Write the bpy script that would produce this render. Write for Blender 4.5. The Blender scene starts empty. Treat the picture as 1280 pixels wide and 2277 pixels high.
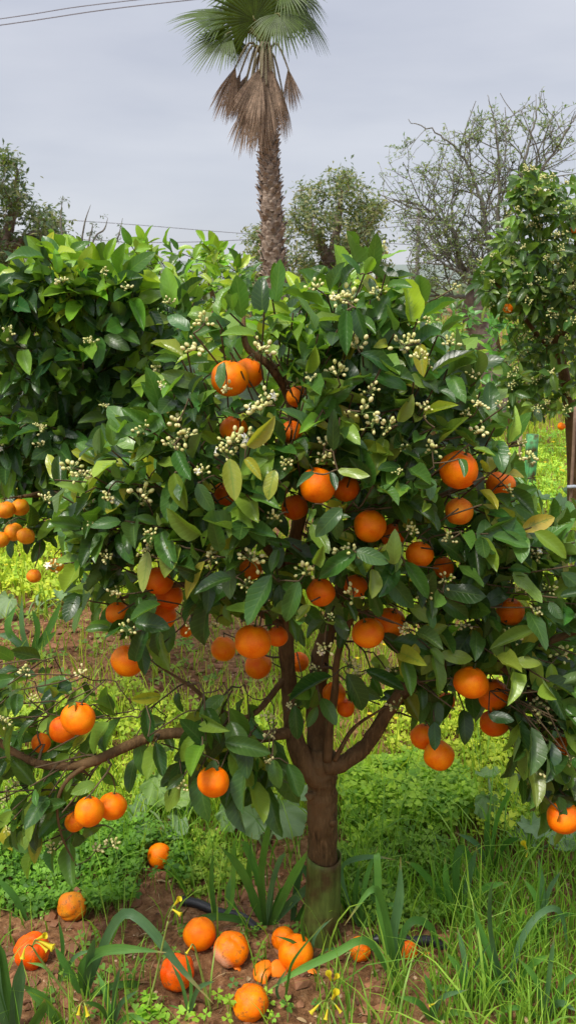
import bpy, math, random
import numpy as np
from mathutils import Vector, Matrix

random.seed(7)
RNG = np.random.default_rng(7)
SC = bpy.context.scene
COL = SC.collection

# ------------------------------------------------------------------ camera
W, H, F = 1280.0, 2277.0, 2000.0            # photograph size and focal length in its pixels
HORIZON, EYE = 640.0, 1.5
TH = math.atan((H / 2 - HORIZON) / F)
cam_d = bpy.data.cameras.new('camera')
cam = bpy.data.objects.new('camera', cam_d); COL.objects.link(cam)
cam_d.sensor_fit = 'VERTICAL'; cam_d.sensor_height = 24.0; cam_d.lens = 24.0 * F / H
cam_d.clip_start = 0.05; cam_d.clip_end = 4000.0
cam.location = (0, 0, EYE); cam.rotation_euler = (math.pi / 2 - TH, 0, 0)
cam_d.dof.use_dof = True; cam_d.dof.focus_distance = 1.8; cam_d.dof.aperture_fstop = 12.0
SC.camera = cam

# ------------------------------------------------------------------ world, sun, exposure
world = bpy.data.worlds.new('World'); SC.world = world; world.use_nodes = True
SUN_EL, SUN_AZ = math.radians(60), math.radians(226)     # azimuth clockwise from +Y: behind the camera, to its left
nt = world.node_tree; nt.nodes.clear()
o_ = nt.nodes.new('ShaderNodeOutputWorld'); bg = nt.nodes.new('ShaderNodeBackground')
sky = nt.nodes.new('ShaderNodeTexSky'); sky.sky_type = 'NISHITA'; sky.sun_disc = False
sky.sun_elevation = SUN_EL; sky.sun_rotation = SUN_AZ
tc = nt.nodes.new('ShaderNodeTexCoord'); mp = nt.nodes.new('ShaderNodeMapping'); mp.inputs['Scale'].default_value = (1.6, 1.6, 7.0)
nz = nt.nodes.new('ShaderNodeTexNoise'); nz.inputs['Scale'].default_value = 1.6; nz.inputs['Detail'].default_value = 5; nz.inputs['Roughness'].default_value = 0.5
cr = nt.nodes.new('ShaderNodeValToRGB')
cr.color_ramp.elements[0].position = 0.3; cr.color_ramp.elements[0].color = (1.62, 1.68, 1.93, 1)
cr.color_ramp.elements[1].position = 0.7; cr.color_ramp.elements[1].color = (2.12, 2.15, 2.33, 1)
mx = nt.nodes.new('ShaderNodeMix'); mx.data_type = 'RGBA'; mx.inputs[0].default_value = 0.93
nt.links.new(tc.outputs['Generated'], mp.inputs[0]); nt.links.new(mp.outputs[0], nz.inputs['Vector'])
nt.links.new(nz.outputs['Fac'], cr.inputs[0]); nt.links.new(sky.outputs[0], mx.inputs[6]); nt.links.new(cr.outputs[0], mx.inputs[7])
sx_ = nt.nodes.new('ShaderNodeSeparateXYZ'); nt.links.new(tc.outputs['Generated'], sx_.inputs[0])
pw = nt.nodes.new('ShaderNodeMath'); pw.operation = 'POWER'; pw.inputs[1].default_value = 2.0
mz = nt.nodes.new('ShaderNodeMath'); mz.operation = 'MAXIMUM'; mz.inputs[1].default_value = 0.0
nt.links.new(sx_.outputs[2], mz.inputs[0]); nt.links.new(mz.outputs[0], pw.inputs[0])
st_ = nt.nodes.new('ShaderNodeMath'); st_.operation = 'MULTIPLY_ADD'; st_.inputs[1].default_value = 0.2; st_.inputs[2].default_value = 0.1   # an overcast sky is more than twice as bright overhead as at the horizon
nt.links.new(pw.outputs[0], st_.inputs[0]); nt.links.new(st_.outputs[0], bg.inputs[1])
hz = nt.nodes.new('ShaderNodeMapRange'); hz.interpolation_type = 'SMOOTHSTEP'; hz.inputs[1].default_value = 0.0; hz.inputs[2].default_value = 0.26; hz.inputs[3].default_value = 1.16; hz.inputs[4].default_value = 1.0
nt.links.new(mz.outputs[0], hz.inputs[0])
ml_ = nt.nodes.new('ShaderNodeVectorMath'); ml_.operation = 'SCALE'; nt.links.new(mx.outputs[2], ml_.inputs[0]); nt.links.new(hz.outputs[0], ml_.inputs['Scale'])
nt.links.new(ml_.outputs[0], bg.inputs[0])
nt.links.new(bg.outputs[0], o_.inputs[0])
sun_d = bpy.data.lights.new('sun', 'SUN'); sun_d.energy = 1.5; sun_d.angle = math.radians(18); sun_d.color = (1.0, 0.95, 0.86)
sun = bpy.data.objects.new('sun', sun_d); COL.objects.link(sun)
sdir = Vector((math.sin(SUN_AZ) * math.cos(SUN_EL), math.cos(SUN_AZ) * math.cos(SUN_EL), math.sin(SUN_EL)))
sun.rotation_euler = (-sdir).to_track_quat('-Z', 'Y').to_euler()
SC.view_settings.view_transform = 'Standard'; SC.view_settings.look = 'None'
SC.view_settings.gamma = 1.0; SC.view_settings.exposure = 1.5
SC.cycles.max_bounces = 6; SC.cycles.transparent_max_bounces = 4

# ------------------------------------------------------------------ pixel <-> place
CT, ST = math.cos(TH), math.sin(TH)
def P(px, py, Y):
    u, v = (px - W / 2) / F, (H / 2 - py) / F
    dy, dz = CT + v * ST, -ST + v * CT
    t = Y / dy
    return np.array((u * t, Y, EYE + dz * t))
def G(px, py):
    v = (H / 2 - py) / F
    t = -EYE / (-ST + v * CT)
    return P(px, py, (CT + v * ST) * t)
def PX(px, py, Y):                       # metres per photograph pixel there
    v = (H / 2 - py) / F
    return Y / (CT + v * ST) / F
def proj(p):
    p = np.asarray(p, float); q = p - np.array((0, 0, EYE))
    d = q[..., 1] * CT - q[..., 2] * ST
    d = np.maximum(d, 1e-3)
    return W / 2 + F * q[..., 0] / d, H / 2 - F * (q[..., 1] * ST + q[..., 2] * CT) / d, d

# ------------------------------------------------------------------ small maths
def norm(a):
    a = np.asarray(a, float); return a / np.maximum(np.linalg.norm(a, axis=-1, keepdims=True), 1e-9)
_lat = RNG.random((64, 64))
def vnoise(x, y, s=1.0, ox=0, oy=0):
    x = np.asarray(x, float) * s + ox; y = np.asarray(y, float) * s + oy
    xi, yi = np.floor(x).astype(int), np.floor(y).astype(int); fx, fy = x - xi, y - yi
    fx, fy = fx * fx * (3 - 2 * fx), fy * fy * (3 - 2 * fy)
    a, b = _lat[xi % 64, yi % 64], _lat[(xi + 1) % 64, yi % 64]
    c, d = _lat[xi % 64, (yi + 1) % 64], _lat[(xi + 1) % 64, (yi + 1) % 64]
    return (a * (1 - fx) + b * fx) * (1 - fy) + (c * (1 - fx) + d * fx) * fy
def hgt(x, y):
    near = np.clip(1.6 - 0.1 * np.asarray(y, float), 0.3, 1)
    return near * ((vnoise(x, y, 1.3) - .5) * .05 + (vnoise(x, y, 6, 9, 4) - .5) * .03 + (vnoise(x, y, 17, 3, 8) - .5) * .016)
def inpoly(x, y, poly):
    x = np.asarray(x, float); y = np.asarray(y, float); r = np.zeros(x.shape, bool); n = len(poly)
    for i in range(n):
        x0, y0 = poly[i]; x1, y1 = poly[(i + 1) % n]
        if y0 == y1: continue
        c = ((y0 > y) != (y1 > y)) & (x < (x1 - x0) * (y - y0) / (y1 - y0) + x0)
        r ^= c
    return r
def sample_poly(poly, n, rng=RNG, mind=0.0):
    xs, ys = [p[0] for p in poly], [p[1] for p in poly]; out = []; tries = 0
    while len(out) < n and tries < n * 80:
        tries += 1
        x, y = rng.uniform(min(xs), max(xs)), rng.uniform(min(ys), max(ys))
        if not inpoly(np.array([x]), np.array([y]), poly)[0]: continue
        if mind and out:
            a = np.array(out)
            if ((a[:, 0] - x) ** 2 + (a[:, 1] - y) ** 2).min() < (mind * (1 - .9 * tries / (n * 80))) ** 2: continue
        out.append((x, y))
    return out
def catmull(pts, n):
    p = np.asarray(pts, float)
    if len(p) == 2: return p[0] + (p[1] - p[0]) * np.linspace(0, 1, n)[:, None]
    e = np.vstack((2 * p[0] - p[1], p, 2 * p[-1] - p[-2])); m = len(p) - 1
    t = np.linspace(0, m - 1e-6, n); k = t.astype(int); f = (t - k)[:, None]
    a, b, c, d = e[k], e[k + 1], e[k + 2], e[k + 3]
    return .5 * (2 * b + (c - a) * f + (2 * a - 5 * b + 4 * c - d) * f ** 2 + (3 * b - a - 3 * c + d) * f ** 3)

# ------------------------------------------------------------------ mesh collector
class MB:
    def __init__(s): s.v, s.c, s.u, s.f, s.n = [], [], [], [], 0
    def add(s, V, faces, col=(1, 1, 1), luv=None, mat=0):
        V = np.asarray(V, float).reshape(-1, 3); k = len(V)
        c = np.ones((k, 4)); c[:, :3] = col
        s.v.append(V); s.c.append(c); s.u.append(np.zeros((k, 3)) if luv is None else np.asarray(luv, float).reshape(-1, 3))
        for f in faces:
            f = np.asarray(f, int)
            if f.size: s.f.append((f + s.n, mat))
        s.n += k
    def mesh(s, name, mats, smooth=True):
        me = bpy.data.meshes.new(name)
        if not s.v: return me
        V = np.concatenate(s.v); me.vertices.add(len(V)); me.vertices.foreach_set('co', V.ravel().astype(np.float32))
        loops = np.concatenate([f.ravel() for f, m in s.f]); sizes = np.concatenate([np.full(len(f), f.shape[1]) for f, m in s.f])
        mi = np.concatenate([np.full(len(f), m) for f, m in s.f])
        me.loops.add(len(loops)); me.loops.foreach_set('vertex_index', loops.astype(np.int32))
        me.polygons.add(len(sizes)); st = np.concatenate(([0], np.cumsum(sizes)[:-1]))
        me.polygons.foreach_set('loop_start', st.astype(np.int32))
        try: me.polygons.foreach_set('loop_total', sizes.astype(np.int32))
        except Exception: pass
        for m in mats: me.materials.append(m)
        me.polygons.foreach_set('material_index', mi.astype(np.int32))
        me.update(calc_edges=True)
        me.polygons.foreach_set('use_smooth', np.full(len(sizes), smooth))
        a = me.attributes.new('Col', 'FLOAT_COLOR', 'POINT'); a.data.foreach_set('color', np.concatenate(s.c).ravel().astype(np.float32))
        a = me.attributes.new('luv', 'FLOAT_VECTOR', 'POINT'); a.data.foreach_set('vector', np.concatenate(s.u).ravel().astype(np.float32))
        me.validate(); me.update()
        return me
    def build(s, name, mats, parent=None, smooth=True, loc=None):
        if not isinstance(mats, (list, tuple)): mats = [mats]
        if loc is not None:
            for v in s.v: v -= np.asarray(loc)
        o = link(name, s.mesh(name, mats, smooth), parent)
        if loc is not None: o.location = loc
        return o
def link(name, data, parent=None):
    o = bpy.data.objects.new(name, data); COL.objects.link(o)
    if parent is not None: o.parent = parent
    return o
def tag(o, label=None, cat=None, group=None, kind=None):
    if label: o['label'] = label
    if cat: o['category'] = cat
    if group: o['group'] = group
    if kind: o['kind'] = kind
    return o
def empty(name, loc=(0, 0, 0)):
    o = link(name, None); o.location = tuple(loc); o.empty_display_size = .05; return o
def local(o, p): return np.asarray(p, float) - np.array(o.location)

def tube(mb, pts, rad, sides=6, n=None, col=(1, 1, 1), mat=0, rough=0.0, cap=True):
    if n: 
        rr = np.interp(np.linspace(0, 1, n), np.linspace(0, 1, len(rad)), rad) if not np.isscalar(rad) else np.full(n, rad)
        pts = catmull(pts, n)
    else:
        pts = np.asarray(pts, float); rr = np.full(len(pts), rad) if np.isscalar(rad) else np.asarray(rad, float)
    n = len(pts); tg = norm(np.gradient(pts, axis=0))
    ref = np.array((0.31, -.9, .17)); s1 = norm(np.cross(tg, ref)); s2 = np.cross(tg, s1)
    a = np.linspace(0, 2 * math.pi, sides, endpoint=False)
    r = rr[:, None] * np.ones((1, sides))
    if rough: r = r * (1 + rough * (vnoise(np.arange(n)[:, None] * .6, np.cos(a)[None] * 2 + np.sin(a)[None] * 1.3 + 5, 1) - .5) * 2)
    V = pts[:, None] + r[..., None] * (np.cos(a)[None, :, None] * s1[:, None] + np.sin(a)[None, :, None] * s2[:, None])
    i = np.arange(n - 1)[:, None] * sides; j = np.arange(sides)[None]; j2 = (j + 1) % sides
    f = np.stack((i + j, i + j2, i + sides + j2, i + sides + j), -1).reshape(-1, 4)
    L = np.concatenate(([0], np.cumsum(np.linalg.norm(np.diff(pts, axis=0), axis=1))))
    luv = np.stack((np.broadcast_to(j / sides, (n, sides)), np.broadcast_to(L[:, None], (n, sides)), np.zeros((n, sides))), -1)
    fs = [f]
    if cap and sides > 4: fs += [np.arange(sides)[None, ::-1], (n - 1) * sides + np.arange(sides)[None]]
    mb.add(V, fs, col, luv, mat)
def strip(mb, pts, width, nrm, fold=.25, col=(1, 1, 1), col2=None, mat=0):
    """a channelled strap leaf along pts"""
    pts = np.asarray(pts, float); n = len(pts); tg = norm(np.gradient(pts, axis=0))
    sd = norm(np.cross(tg, nrm)); up = np.cross(sd, tg); w = np.asarray(width)[:, None]
    V = np.stack((pts - sd * w + up * w * fold, pts, pts + sd * w + up * w * fold), 1).reshape(-1, 3)
    i = np.arange(n - 1)[:, None] * 3; j = np.arange(2)[None]
    f = np.stack((i + j, i + j + 1, i + j + 4, i + j + 3), -1).reshape(-1, 4)
    t = np.linspace(0, 1, n)[:, None]
    c = np.asarray(col) * (1 - t) + np.asarray(col if col2 is None else col2) * t
    luv = np.stack((np.tile([-1, 0, 1.], n), np.repeat(t[:, 0], 3), np.zeros(3 * n)), -1)
    mb.add(V, [f], np.repeat(c, 3, 0), luv, mat)

# ------------------------------------------------------------------ materials
def mat(name):
    m = bpy.data.materials.new(name); m.use_nodes = True; n = m.node_tree; n.nodes.clear()
    return m, n, n.nodes.new('ShaderNodeOutputMaterial')
def N(n, t, **k):
    x = n.nodes.new(t)
    for a, b in k.items(): setattr(x, a, b)
    return x
def math_(n, op, a, b=None, c=None, clamp=False):
    x = N(n, 'ShaderNodeMath', operation=op); x.use_clamp = clamp
    for i, v in enumerate((a, b, c)):
        if v is None: continue
        if isinstance(v, (int, float)): x.inputs[i].default_value = v
        else: n.links.new(v, x.inputs[i])
    return x.outputs[0]
def mixc(n, f, a, b, mode='MIX'):
    x = N(n, 'ShaderNodeMix', data_type='RGBA', blend_type=mode)
    for i, v in ((0, f), (6, a), (7, b)):
        if isinstance(v, (int, float)): x.inputs[i].default_value = v
        elif isinstance(v, tuple): x.inputs[i].default_value = v + (1,) * (4 - len(v))
        else: n.links.new(v, x.inputs[i])
    return x.outputs[2]
def ramp(n, f, *st):
    x = N(n, 'ShaderNodeValToRGB'); e = x.color_ramp.elements
    while len(e) < len(st): e.new(.5)
    for k, (p, c) in enumerate(st): e[k].position = p; e[k].color = tuple(c) + (1,)
    n.links.new(f, x.inputs[0]); return x.outputs[0]
def noise(n, vec, scale, detail=4, rough=.55):
    x = N(n, 'ShaderNodeTexNoise'); x.inputs['Scale'].default_value = scale; x.inputs['Detail'].default_value = detail; x.inputs['Roughness'].default_value = rough
    if vec is not None: n.links.new(vec, x.inputs['Vector'])
    return x.outputs['Fac']
def sst(n, v, a, b):
    x = N(n, 'ShaderNodeMapRange', interpolation_type='SMOOTHSTEP'); n.links.new(v, x.inputs[0])
    x.inputs[1].default_value = a; x.inputs[2].default_value = b; return x.outputs[0]
def principled(n, out, col, rough, bump=None, bstr=.3, bdist=.002, spec=.5, trans=None, tfac=.3):
    p = N(n, 'ShaderNodeBsdfPrincipled')
    if isinstance(col, tuple): p.inputs['Base Color'].default_value = col + (1,)
    else: n.links.new(col, p.inputs['Base Color'])
    if isinstance(rough, (int, float)): p.inputs['Roughness'].default_value = rough
    else: n.links.new(rough, p.inputs['Roughness'])
    p.inputs['Specular IOR Level'].default_value = spec
    if bump is not None:
        b = N(n, 'ShaderNodeBump'); b.inputs['Strength'].default_value = bstr; b.inputs['Distance'].default_value = bdist
        n.links.new(bump, b.inputs['Height']); n.links.new(b.outputs[0], p.inputs['Normal'])
    if trans is None: n.links.new(p.outputs[0], out.inputs[0])
    else:
        t = N(n, 'ShaderNodeBsdfTranslucent'); n.links.new(trans, t.inputs[0])
        m = N(n, 'ShaderNodeMixShader'); m.inputs[0].default_value = tfac
        n.links.new(p.outputs[0], m.inputs[1]); n.links.new(t.outputs[0], m.inputs[2]); n.links.new(m.outputs[0], out.inputs[0])
    return p
def tint(n):
    a = N(n, 'ShaderNodeAttribute', attribute_name='Col'); oi = N(n, 'ShaderNodeObjectInfo')
    return mixc(n, 1.0, a.outputs['Color'], oi.outputs['Color'], 'MULTIPLY')
def luv(n):
    a = N(n, 'ShaderNodeAttribute', attribute_name='luv'); s = N(n, 'ShaderNodeSeparateXYZ'); n.links.new(a.outputs['Vector'], s.inputs[0])
    return a.outputs['Vector'], s.outputs[0], s.outputs[1], s.outputs[2]

def leaf_material(name, nveins=8, rough=.28, tfac=.32, vein=.45, spec=.48):
    m, n, out = mat(name); c = tint(n); vec, u, v, w = luv(n)
    au = math_(n, 'ABSOLUTE', u)
    geo = N(n, 'ShaderNodeNewGeometry'); pos = geo.outputs['Position']
    rib = math_(n, 'SUBTRACT', 1.0, sst(n, au, .02, .09))
    ph = math_(n, 'FRACT', math_(n, 'MULTIPLY', math_(n, 'SUBTRACT', v, math_(n, 'MULTIPLY', au, .22)), float(nveins)))
    lat = math_(n, 'SUBTRACT', 1.0, sst(n, math_(n, 'ABSOLUTE', math_(n, 'SUBTRACT', ph, .5)), .03, .16))
    veins = math_(n, 'MAXIMUM', rib, math_(n, 'MULTIPLY', lat, .45))
    mot = noise(n, pos, 60, 3)
    sep = N(n, 'ShaderNodeSeparateColor'); n.links.new(c, sep.inputs[0])
    yel = sst(n, sep.outputs[0], .16, .3)                      # yellowing leaves stay green along the veins
    keep = math_(n, 'MULTIPLY', yel, sst(n, math_(n, 'ADD', math_(n, 'MULTIPLY', veins, .35), math_(n, 'ADD', math_(n, 'MULTIPLY', mot, .9), math_(n, 'MULTIPLY', au, -.35))), .42, .62))
    c = mixc(n, math_(n, 'MULTIPLY', keep, .6), c, (.07, .16, .02))
    c = mixc(n, math_(n, 'MULTIPLY', math_(n, 'SUBTRACT', mot, .3), .5, clamp=True), c, mixc(n, 1.0, c, (1.5, 1.4, 1.1), 'MULTIPLY'))
    c = mixc(n, math_(n, 'MULTIPLY', veins, vein), c, mixc(n, 1.0, mixc(n, .35, c, (.2, .3, .06)), (1.5, 1.5, 1.5), 'MULTIPLY'))
    under = mixc(n, .55, c, (.16, .24, .09))
    c2 = mixc(n, geo.outputs['Backfacing'], c, under)
    tr = mixc(n, 1.0, mixc(n, .3, c, (.2, .32, .02)), (1.5, 1.6, .8), 'MULTIPLY')
    bmp = math_(n, 'ADD', math_(n, 'MULTIPLY', veins, -1.0), math_(n, 'MULTIPLY', noise(n, pos, 90, 2), .5))
    rg = math_(n, 'ADD', math_(n, 'MULTIPLY', noise(n, pos, 25, 2), .25), rough - .1)
    principled(n, out, c2, rg, bmp, .35, .0012, spec, tr, tfac)
    return m
M = {}
M['leaf'] = leaf_material('citrus_leaf')
M['far_leaf'] = leaf_material('far_leaf', 6, .45, .3, .2, .4)
M['weed_leaf'] = leaf_material('weed_leaf', 5, .5, .3, .5, .35)
def simple_tint(name, rough=.5, tfac=.3, spec=.4, nsc=0, namp=.3, bscale=0, bstr=.3, bdist=.002, tcol=(1.4, 1.5, .7)):
    m, n, out = mat(name); c = tint(n); geo = N(n, 'ShaderNodeNewGeometry'); pos = geo.outputs['Position']
    if nsc:
        f = noise(n, pos, nsc, 4); c = mixc(n, 1.0, c, ramp(n, f, (.25, (1 - namp,) * 3), (.75, (1 + namp,) * 3)), 'MULTIPLY')
    b = noise(n, pos, bscale, 4) if bscale else None
    tr = mixc(n, 1.0, c, tcol, 'MULTIPLY') if tfac else None
    principled(n, out, c, rough, b, bstr, bdist, spec, tr, tfac); return m
M['grass'] = simple_tint('grass_blade', .5, .35, .35, 30, .25)
def strap_material():
    m, n, out = mat('strap_leaf'); c = tint(n); vec, u, v, w = luv(n); g = N(n, 'ShaderNodeNewGeometry'); p = g.outputs['Position']
    cb = N(n, 'ShaderNodeCombineXYZ'); n.links.new(math_(n, 'MULTIPLY', u, 7.0), cb.inputs[0]); n.links.new(math_(n, 'MULTIPLY', v, 2.5), cb.inputs[1])
    f = noise(n, cb.outputs[0], 2.2, 3); h = noise(n, p, 16, 4)
    c = mixc(n, 1.0, c, ramp(n, f, (.3, (.72, .75, .7)), (.7, (1.25, 1.22, 1.2))), 'MULTIPLY'); c = mixc(n, 1.0, c, ramp(n, h, (.3, (.8, .85, .8)), (.7, (1.2, 1.12, 1.0))), 'MULTIPLY')
    c = mixc(n, math_(n, 'MULTIPLY', sst(n, math_(n, 'ADD', v, math_(n, 'MULTIPLY', h, .35)), 1.02, 1.16), .8), c, (.36, .27, .09))
    principled(n, out, c, .5, f, .4, .0012, .35, mixc(n, 1.0, c, (1.4, 1.5, .6), 'MULTIPLY'), .3); return m
M['strap'] = strap_material()
M['clover'] = simple_tint('clover_leaf', .55, .35, .3, 40, .25)
M['flower'] = simple_tint('yellow_petal', .5, .35, .3, tcol=(1.1, 1.0, .5))
M['bud'] = simple_tint('blossom_bud', .4, .2, .4, 150, .12, tcol=(1, 1, .8))
M['stalk'] = simple_tint('stalk', .6, 0, .3, 60, .25)
M['palm_leaf'] = simple_tint('palm_leaf', .45, .3, .4, 8, .35, tcol=(1.3, 1.4, .5))
M['dead'] = simple_tint('dead_frond', .8, .12, .2, 25, .45, tcol=(1, 1, 1))
M['plain'] = simple_tint('plain_tint', .7, 0, .3, 40, .3, 120, .4, .002)
M['plastic'] = simple_tint('sleeve_plastic', .5, .35, .35, 22, .22, 30, .2, .002, (1.1, 1.2, .8))
def sleeve_material():
    m, n, out = mat('dirty_sleeve'); c = tint(n); g = N(n, 'ShaderNodeNewGeometry'); p = g.outputs['Position']; mpn = N(n, 'ShaderNodeMapping'); mpn.inputs['Scale'].default_value = (30, 30, 5); n.links.new(p, mpn.inputs[0])
    f = noise(n, mpn.outputs[0], 2, 5, .65); h = noise(n, p, 14, 5)
    c = mixc(n, sst(n, h, .42, .68), c, (.11, .07, .03)); c = mixc(n, 1.0, c, ramp(n, f, (.3, (.6, .6, .55)), (.7, (1.35, 1.35, 1.2))), 'MULTIPLY')
    principled(n, out, c, .6, f, .5, .003, .25, mixc(n, 1.0, c, (1.2, 1.2, .7), 'MULTIPLY'), .3); return m
M['sleeve'] = sleeve_material()
M['hose'] = simple_tint('hose_rubber', .45, 0, .5, 40, .4)
M['wire'] = simple_tint('cable', .7, 0, .2)
def bark(name, a, b, c, sc=(9, 9, 9), bd=.004, bs=.6):
    m, n, out = mat(name); tcn = N(n, 'ShaderNodeNewGeometry'); mpn = N(n, 'ShaderNodeMapping'); mpn.inputs['Scale'].default_value = sc
    n.links.new(tcn.outputs['Position'], mpn.inputs[0])
    f = noise(n, mpn.outputs[0], 6, 8, .65); g = noise(n, tcn.outputs['Position'], 9, 3)
    col = mixc(n, sst(n, g, .35, .7), ramp(n, f, (.3, a), (.55, b), (.75, c)), mixc(n, .5, b, c))
    principled(n, out, col, .8, f, bs, bd, .25); return m
M['bark'] = bark('citrus_bark', (.034, .020, .007), (.105, .058, .020), (.235, .145, .066), (22, 22, 5), .006, .9)
M['twig'] = bark('citrus_twig', (.035, .028, .014), (.085, .06, .03), (.15, .105, .055), (20, 20, 20), .001)
M['grey_bark'] = bark('grey_bark', (.05, .035, .025), (.15, .105, .08), (.34, .27, .22), (5, 5, 2), .02)
M['pale_twig'] = bark('pale_twig', (.08, .075, .06), (.155, .145, .12), (.25, .24, .2), (6, 6, 6), .002)
M['palm_bark'] = bark('palm_bark', (.07, .048, .034), (.25, .185, .14), (.52, .43, .34), (3, 3, 8), .02)
def soil_material():
    m, n, out = mat('soil'); g = N(n, 'ShaderNodeNewGeometry'); p = g.outputs['Position']
    f = noise(n, p, 3, 6, .6); h = noise(n, p, 45, 6, .7); k = noise(n, p, 220, 3, .6)
    c = ramp(n, h, (.28, (.075, .036, .016)), (.5, (.24, .118, .052)), (.72, (.44, .25, .125)))
    c = mixc(n, sst(n, f, .4, .7), c, mixc(n, 1.0, c, (.62, .58, .55), 'MULTIPLY'))
    c = mixc(n, sst(n, k, .68, .76), c, (.55, .42, .30))
    b = math_(n, 'ADD', h, math_(n, 'MULTIPLY', k, .5))
    principled(n, out, c, .92, b, .9, .012, .15); return m
M['soil'] = soil_material()
def orange_material():
    m, n, out = mat('orange_peel'); t = N(n, 'ShaderNodeTexCoord'); oi = N(n, 'ShaderNodeObjectInfo'); p = t.outputs['Object']
    c = oi.outputs['Color']; f = noise(n, p, 22, 4); big = noise(n, p, 1.6, 2)
    c = mixc(n, 1.0, c, ramp(n, big, (.3, (.95, .72, .8)), (.7, (1.03, 1.28, 1.2))), 'MULTIPLY')
    c = mixc(n, 1.0, c, ramp(n, f, (.3, (.9, .84, .6)), (.7, (1.05, 1.14, 1.0))), 'MULTIPLY')
    sc_ = math_(n, 'MULTIPLY', sst(n, noise(n, p, 55, 5, .7), .66, .74), .5)
    c = mixc(n, sc_, c, (.55, .24, .05))
    a = N(n, 'ShaderNodeAttribute', attribute_name='Col')       # pale mould patch where the mesh marks one
    ms = N(n, 'ShaderNodeSeparateColor'); n.links.new(a.outputs['Color'], ms.inputs[0])
    mould = math_(n, 'MULTIPLY', math_(n, 'SUBTRACT', 1.0, ms.outputs[0]), sst(n, noise(n, p, 60, 4), .35, .6))
    c = mixc(n, mould, c, (.75, .52, .36))
    dirt = math_(n, 'MULTIPLY', math_(n, 'SUBTRACT', 1.0, ms.outputs[1]), math_(n, 'MULTIPLY', sst(n, noise(n, p, 3.2, 5, .7), .5, .66), .75)); c = mixc(n, dirt, c, (.20, .085, .03))
    vr = N(n, 'ShaderNodeTexVoronoi'); vr.inputs['Scale'].default_value = 34; n.links.new(p, vr.inputs['Vector'])
    b = math_(n, 'ADD', vr.outputs['Distance'], math_(n, 'MULTIPLY', noise(n, p, 18, 2), .6))
    q = principled(n, out, c, .38, b, .5, .0007, .22); return m
M['orange'] = orange_material()
# ------------------------------------------------------------------ ground
xs = np.concatenate((-np.geomspace(900, 9, 14), -np.geomspace(8, 2.2, 12), np.linspace(-2, 2, 230), np.geomspace(2.2, 8, 12), np.geomspace(9, 900, 14)))
ys = np.concatenate((np.array((-300, -60, -12, -4, -1, .4, 1.0)), np.linspace(1.25, 4.6, 260), np.geomspace(4.64, 14, 90), np.geomspace(15, 2500, 28)))
gx, gy = np.meshgrid(xs, ys); gz = hgt(gx, gy)
gz = np.where((gy > 14) | (np.abs(gx) > 6), 0, gz)
mb = MB(); nx = len(xs); i = np.arange(len(ys) - 1)[:, None] * nx; j = np.arange(nx - 1)[None]
mb.add(np.stack((gx, gy, gz), -1), [np.stack((i + j, i + j + 1, i + j + 1 + nx, i + j + nx), -1).reshape(-1, 4)])
tag(mb.build('ground', M['soil']), kind='structure')

# far hills along the horizon
mb = MB(); X = np.linspace(-900, 900, 90)
zt = 9 + 9 * vnoise(X, X * 0, .012, 3, 2) + 3 * vnoise(X, X * 0, .05, 7, 5)
for yy, k in ((600, 1.0),):
    V = np.concatenate((np.stack((X, X * 0 + yy - 120, X * 0 - 1), -1), np.stack((X, X * 0 + yy, zt), -1), np.stack((X, X * 0 + yy + 300, X * 0 - 1), -1)))
    a = np.arange(89)[:, None]; mb.add(V, [np.concatenate((np.hstack((a, a + 1, a + 91, a + 90)), np.hstack((a + 90, a + 91, a + 181, a + 180))))], (.16, .19, .16))
tag(mb.build('hills', M['plain']), kind='structure')

# ------------------------------------------------------------------ leaf templates
def leaf_template(segs, across, wave, fold, bend, asym, seed, tip=1.0):
    V, U = [], []; twist = random.Random(seed * 3 + 1).uniform(-.5, .5)
    for s in range(segs + 1):
        t = s / segs; t = .5 - .5 * math.cos(math.pi * t) if segs > 3 else t; t = .45 * t + .55 * s / segs
        w = (max(0, math.sin(math.pi * t ** .92)) ** .62) * (1 - .10 * t) * (1 - .5 * max(0, (t - .86) / .14) ** 2) if 0 < s < segs else (.05 if s == 0 else .0)
        for a in range(across + 1):
            u = 2 * a / across - 1
            x = .5 * w * u * (1 + asym * u) * (1 - .12 * fold)
            ang = bend * .75 * t; y = t if abs(bend) < .02 else math.sin(ang) / (bend * .75); dz = 0 if abs(bend) < .02 else -(1 - math.cos(ang)) / (bend * .75)
            z = dz + abs(u) ** 1.4 * w * fold * .26 + wave * w * u * u * math.sin(t * 10 + seed + (2.1 if u > 0 else 0)) * .07 + twist * .12 * t * u * w
            V.append((x + .05 * asym * math.sin(3 * t), y, z)); U.append((u, t, 0))
    k = across + 1; fs = [(s * k + a, s * k + a + 1, (s + 1) * k + a + 1, (s + 1) * k + a) for s in range(segs) for a in range(across)]
    return np.array(V), np.array(fs), np.array(U)
rr = random.Random(3)
NEAR = [leaf_template(7, 4, rr.uniform(.3, 1.5), rr.choice((.15, .4, .7, 1.0)) * rr.uniform(.8, 1.2), rr.choice((-.15, .3, .7, 1.1)) + rr.uniform(-.1, .15), rr.uniform(-.16, .16), k) for k in range(20)]
MID = [leaf_template(4, 2, 0, rr.uniform(.2, .7), rr.uniform(.1, .8), 0, k) for k in range(6)]
FAR = [leaf_template(2, 2, 0, rr.uniform(.2, .6), rr.uniform(.1, .6), 0, k) for k in range(4)]

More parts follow.
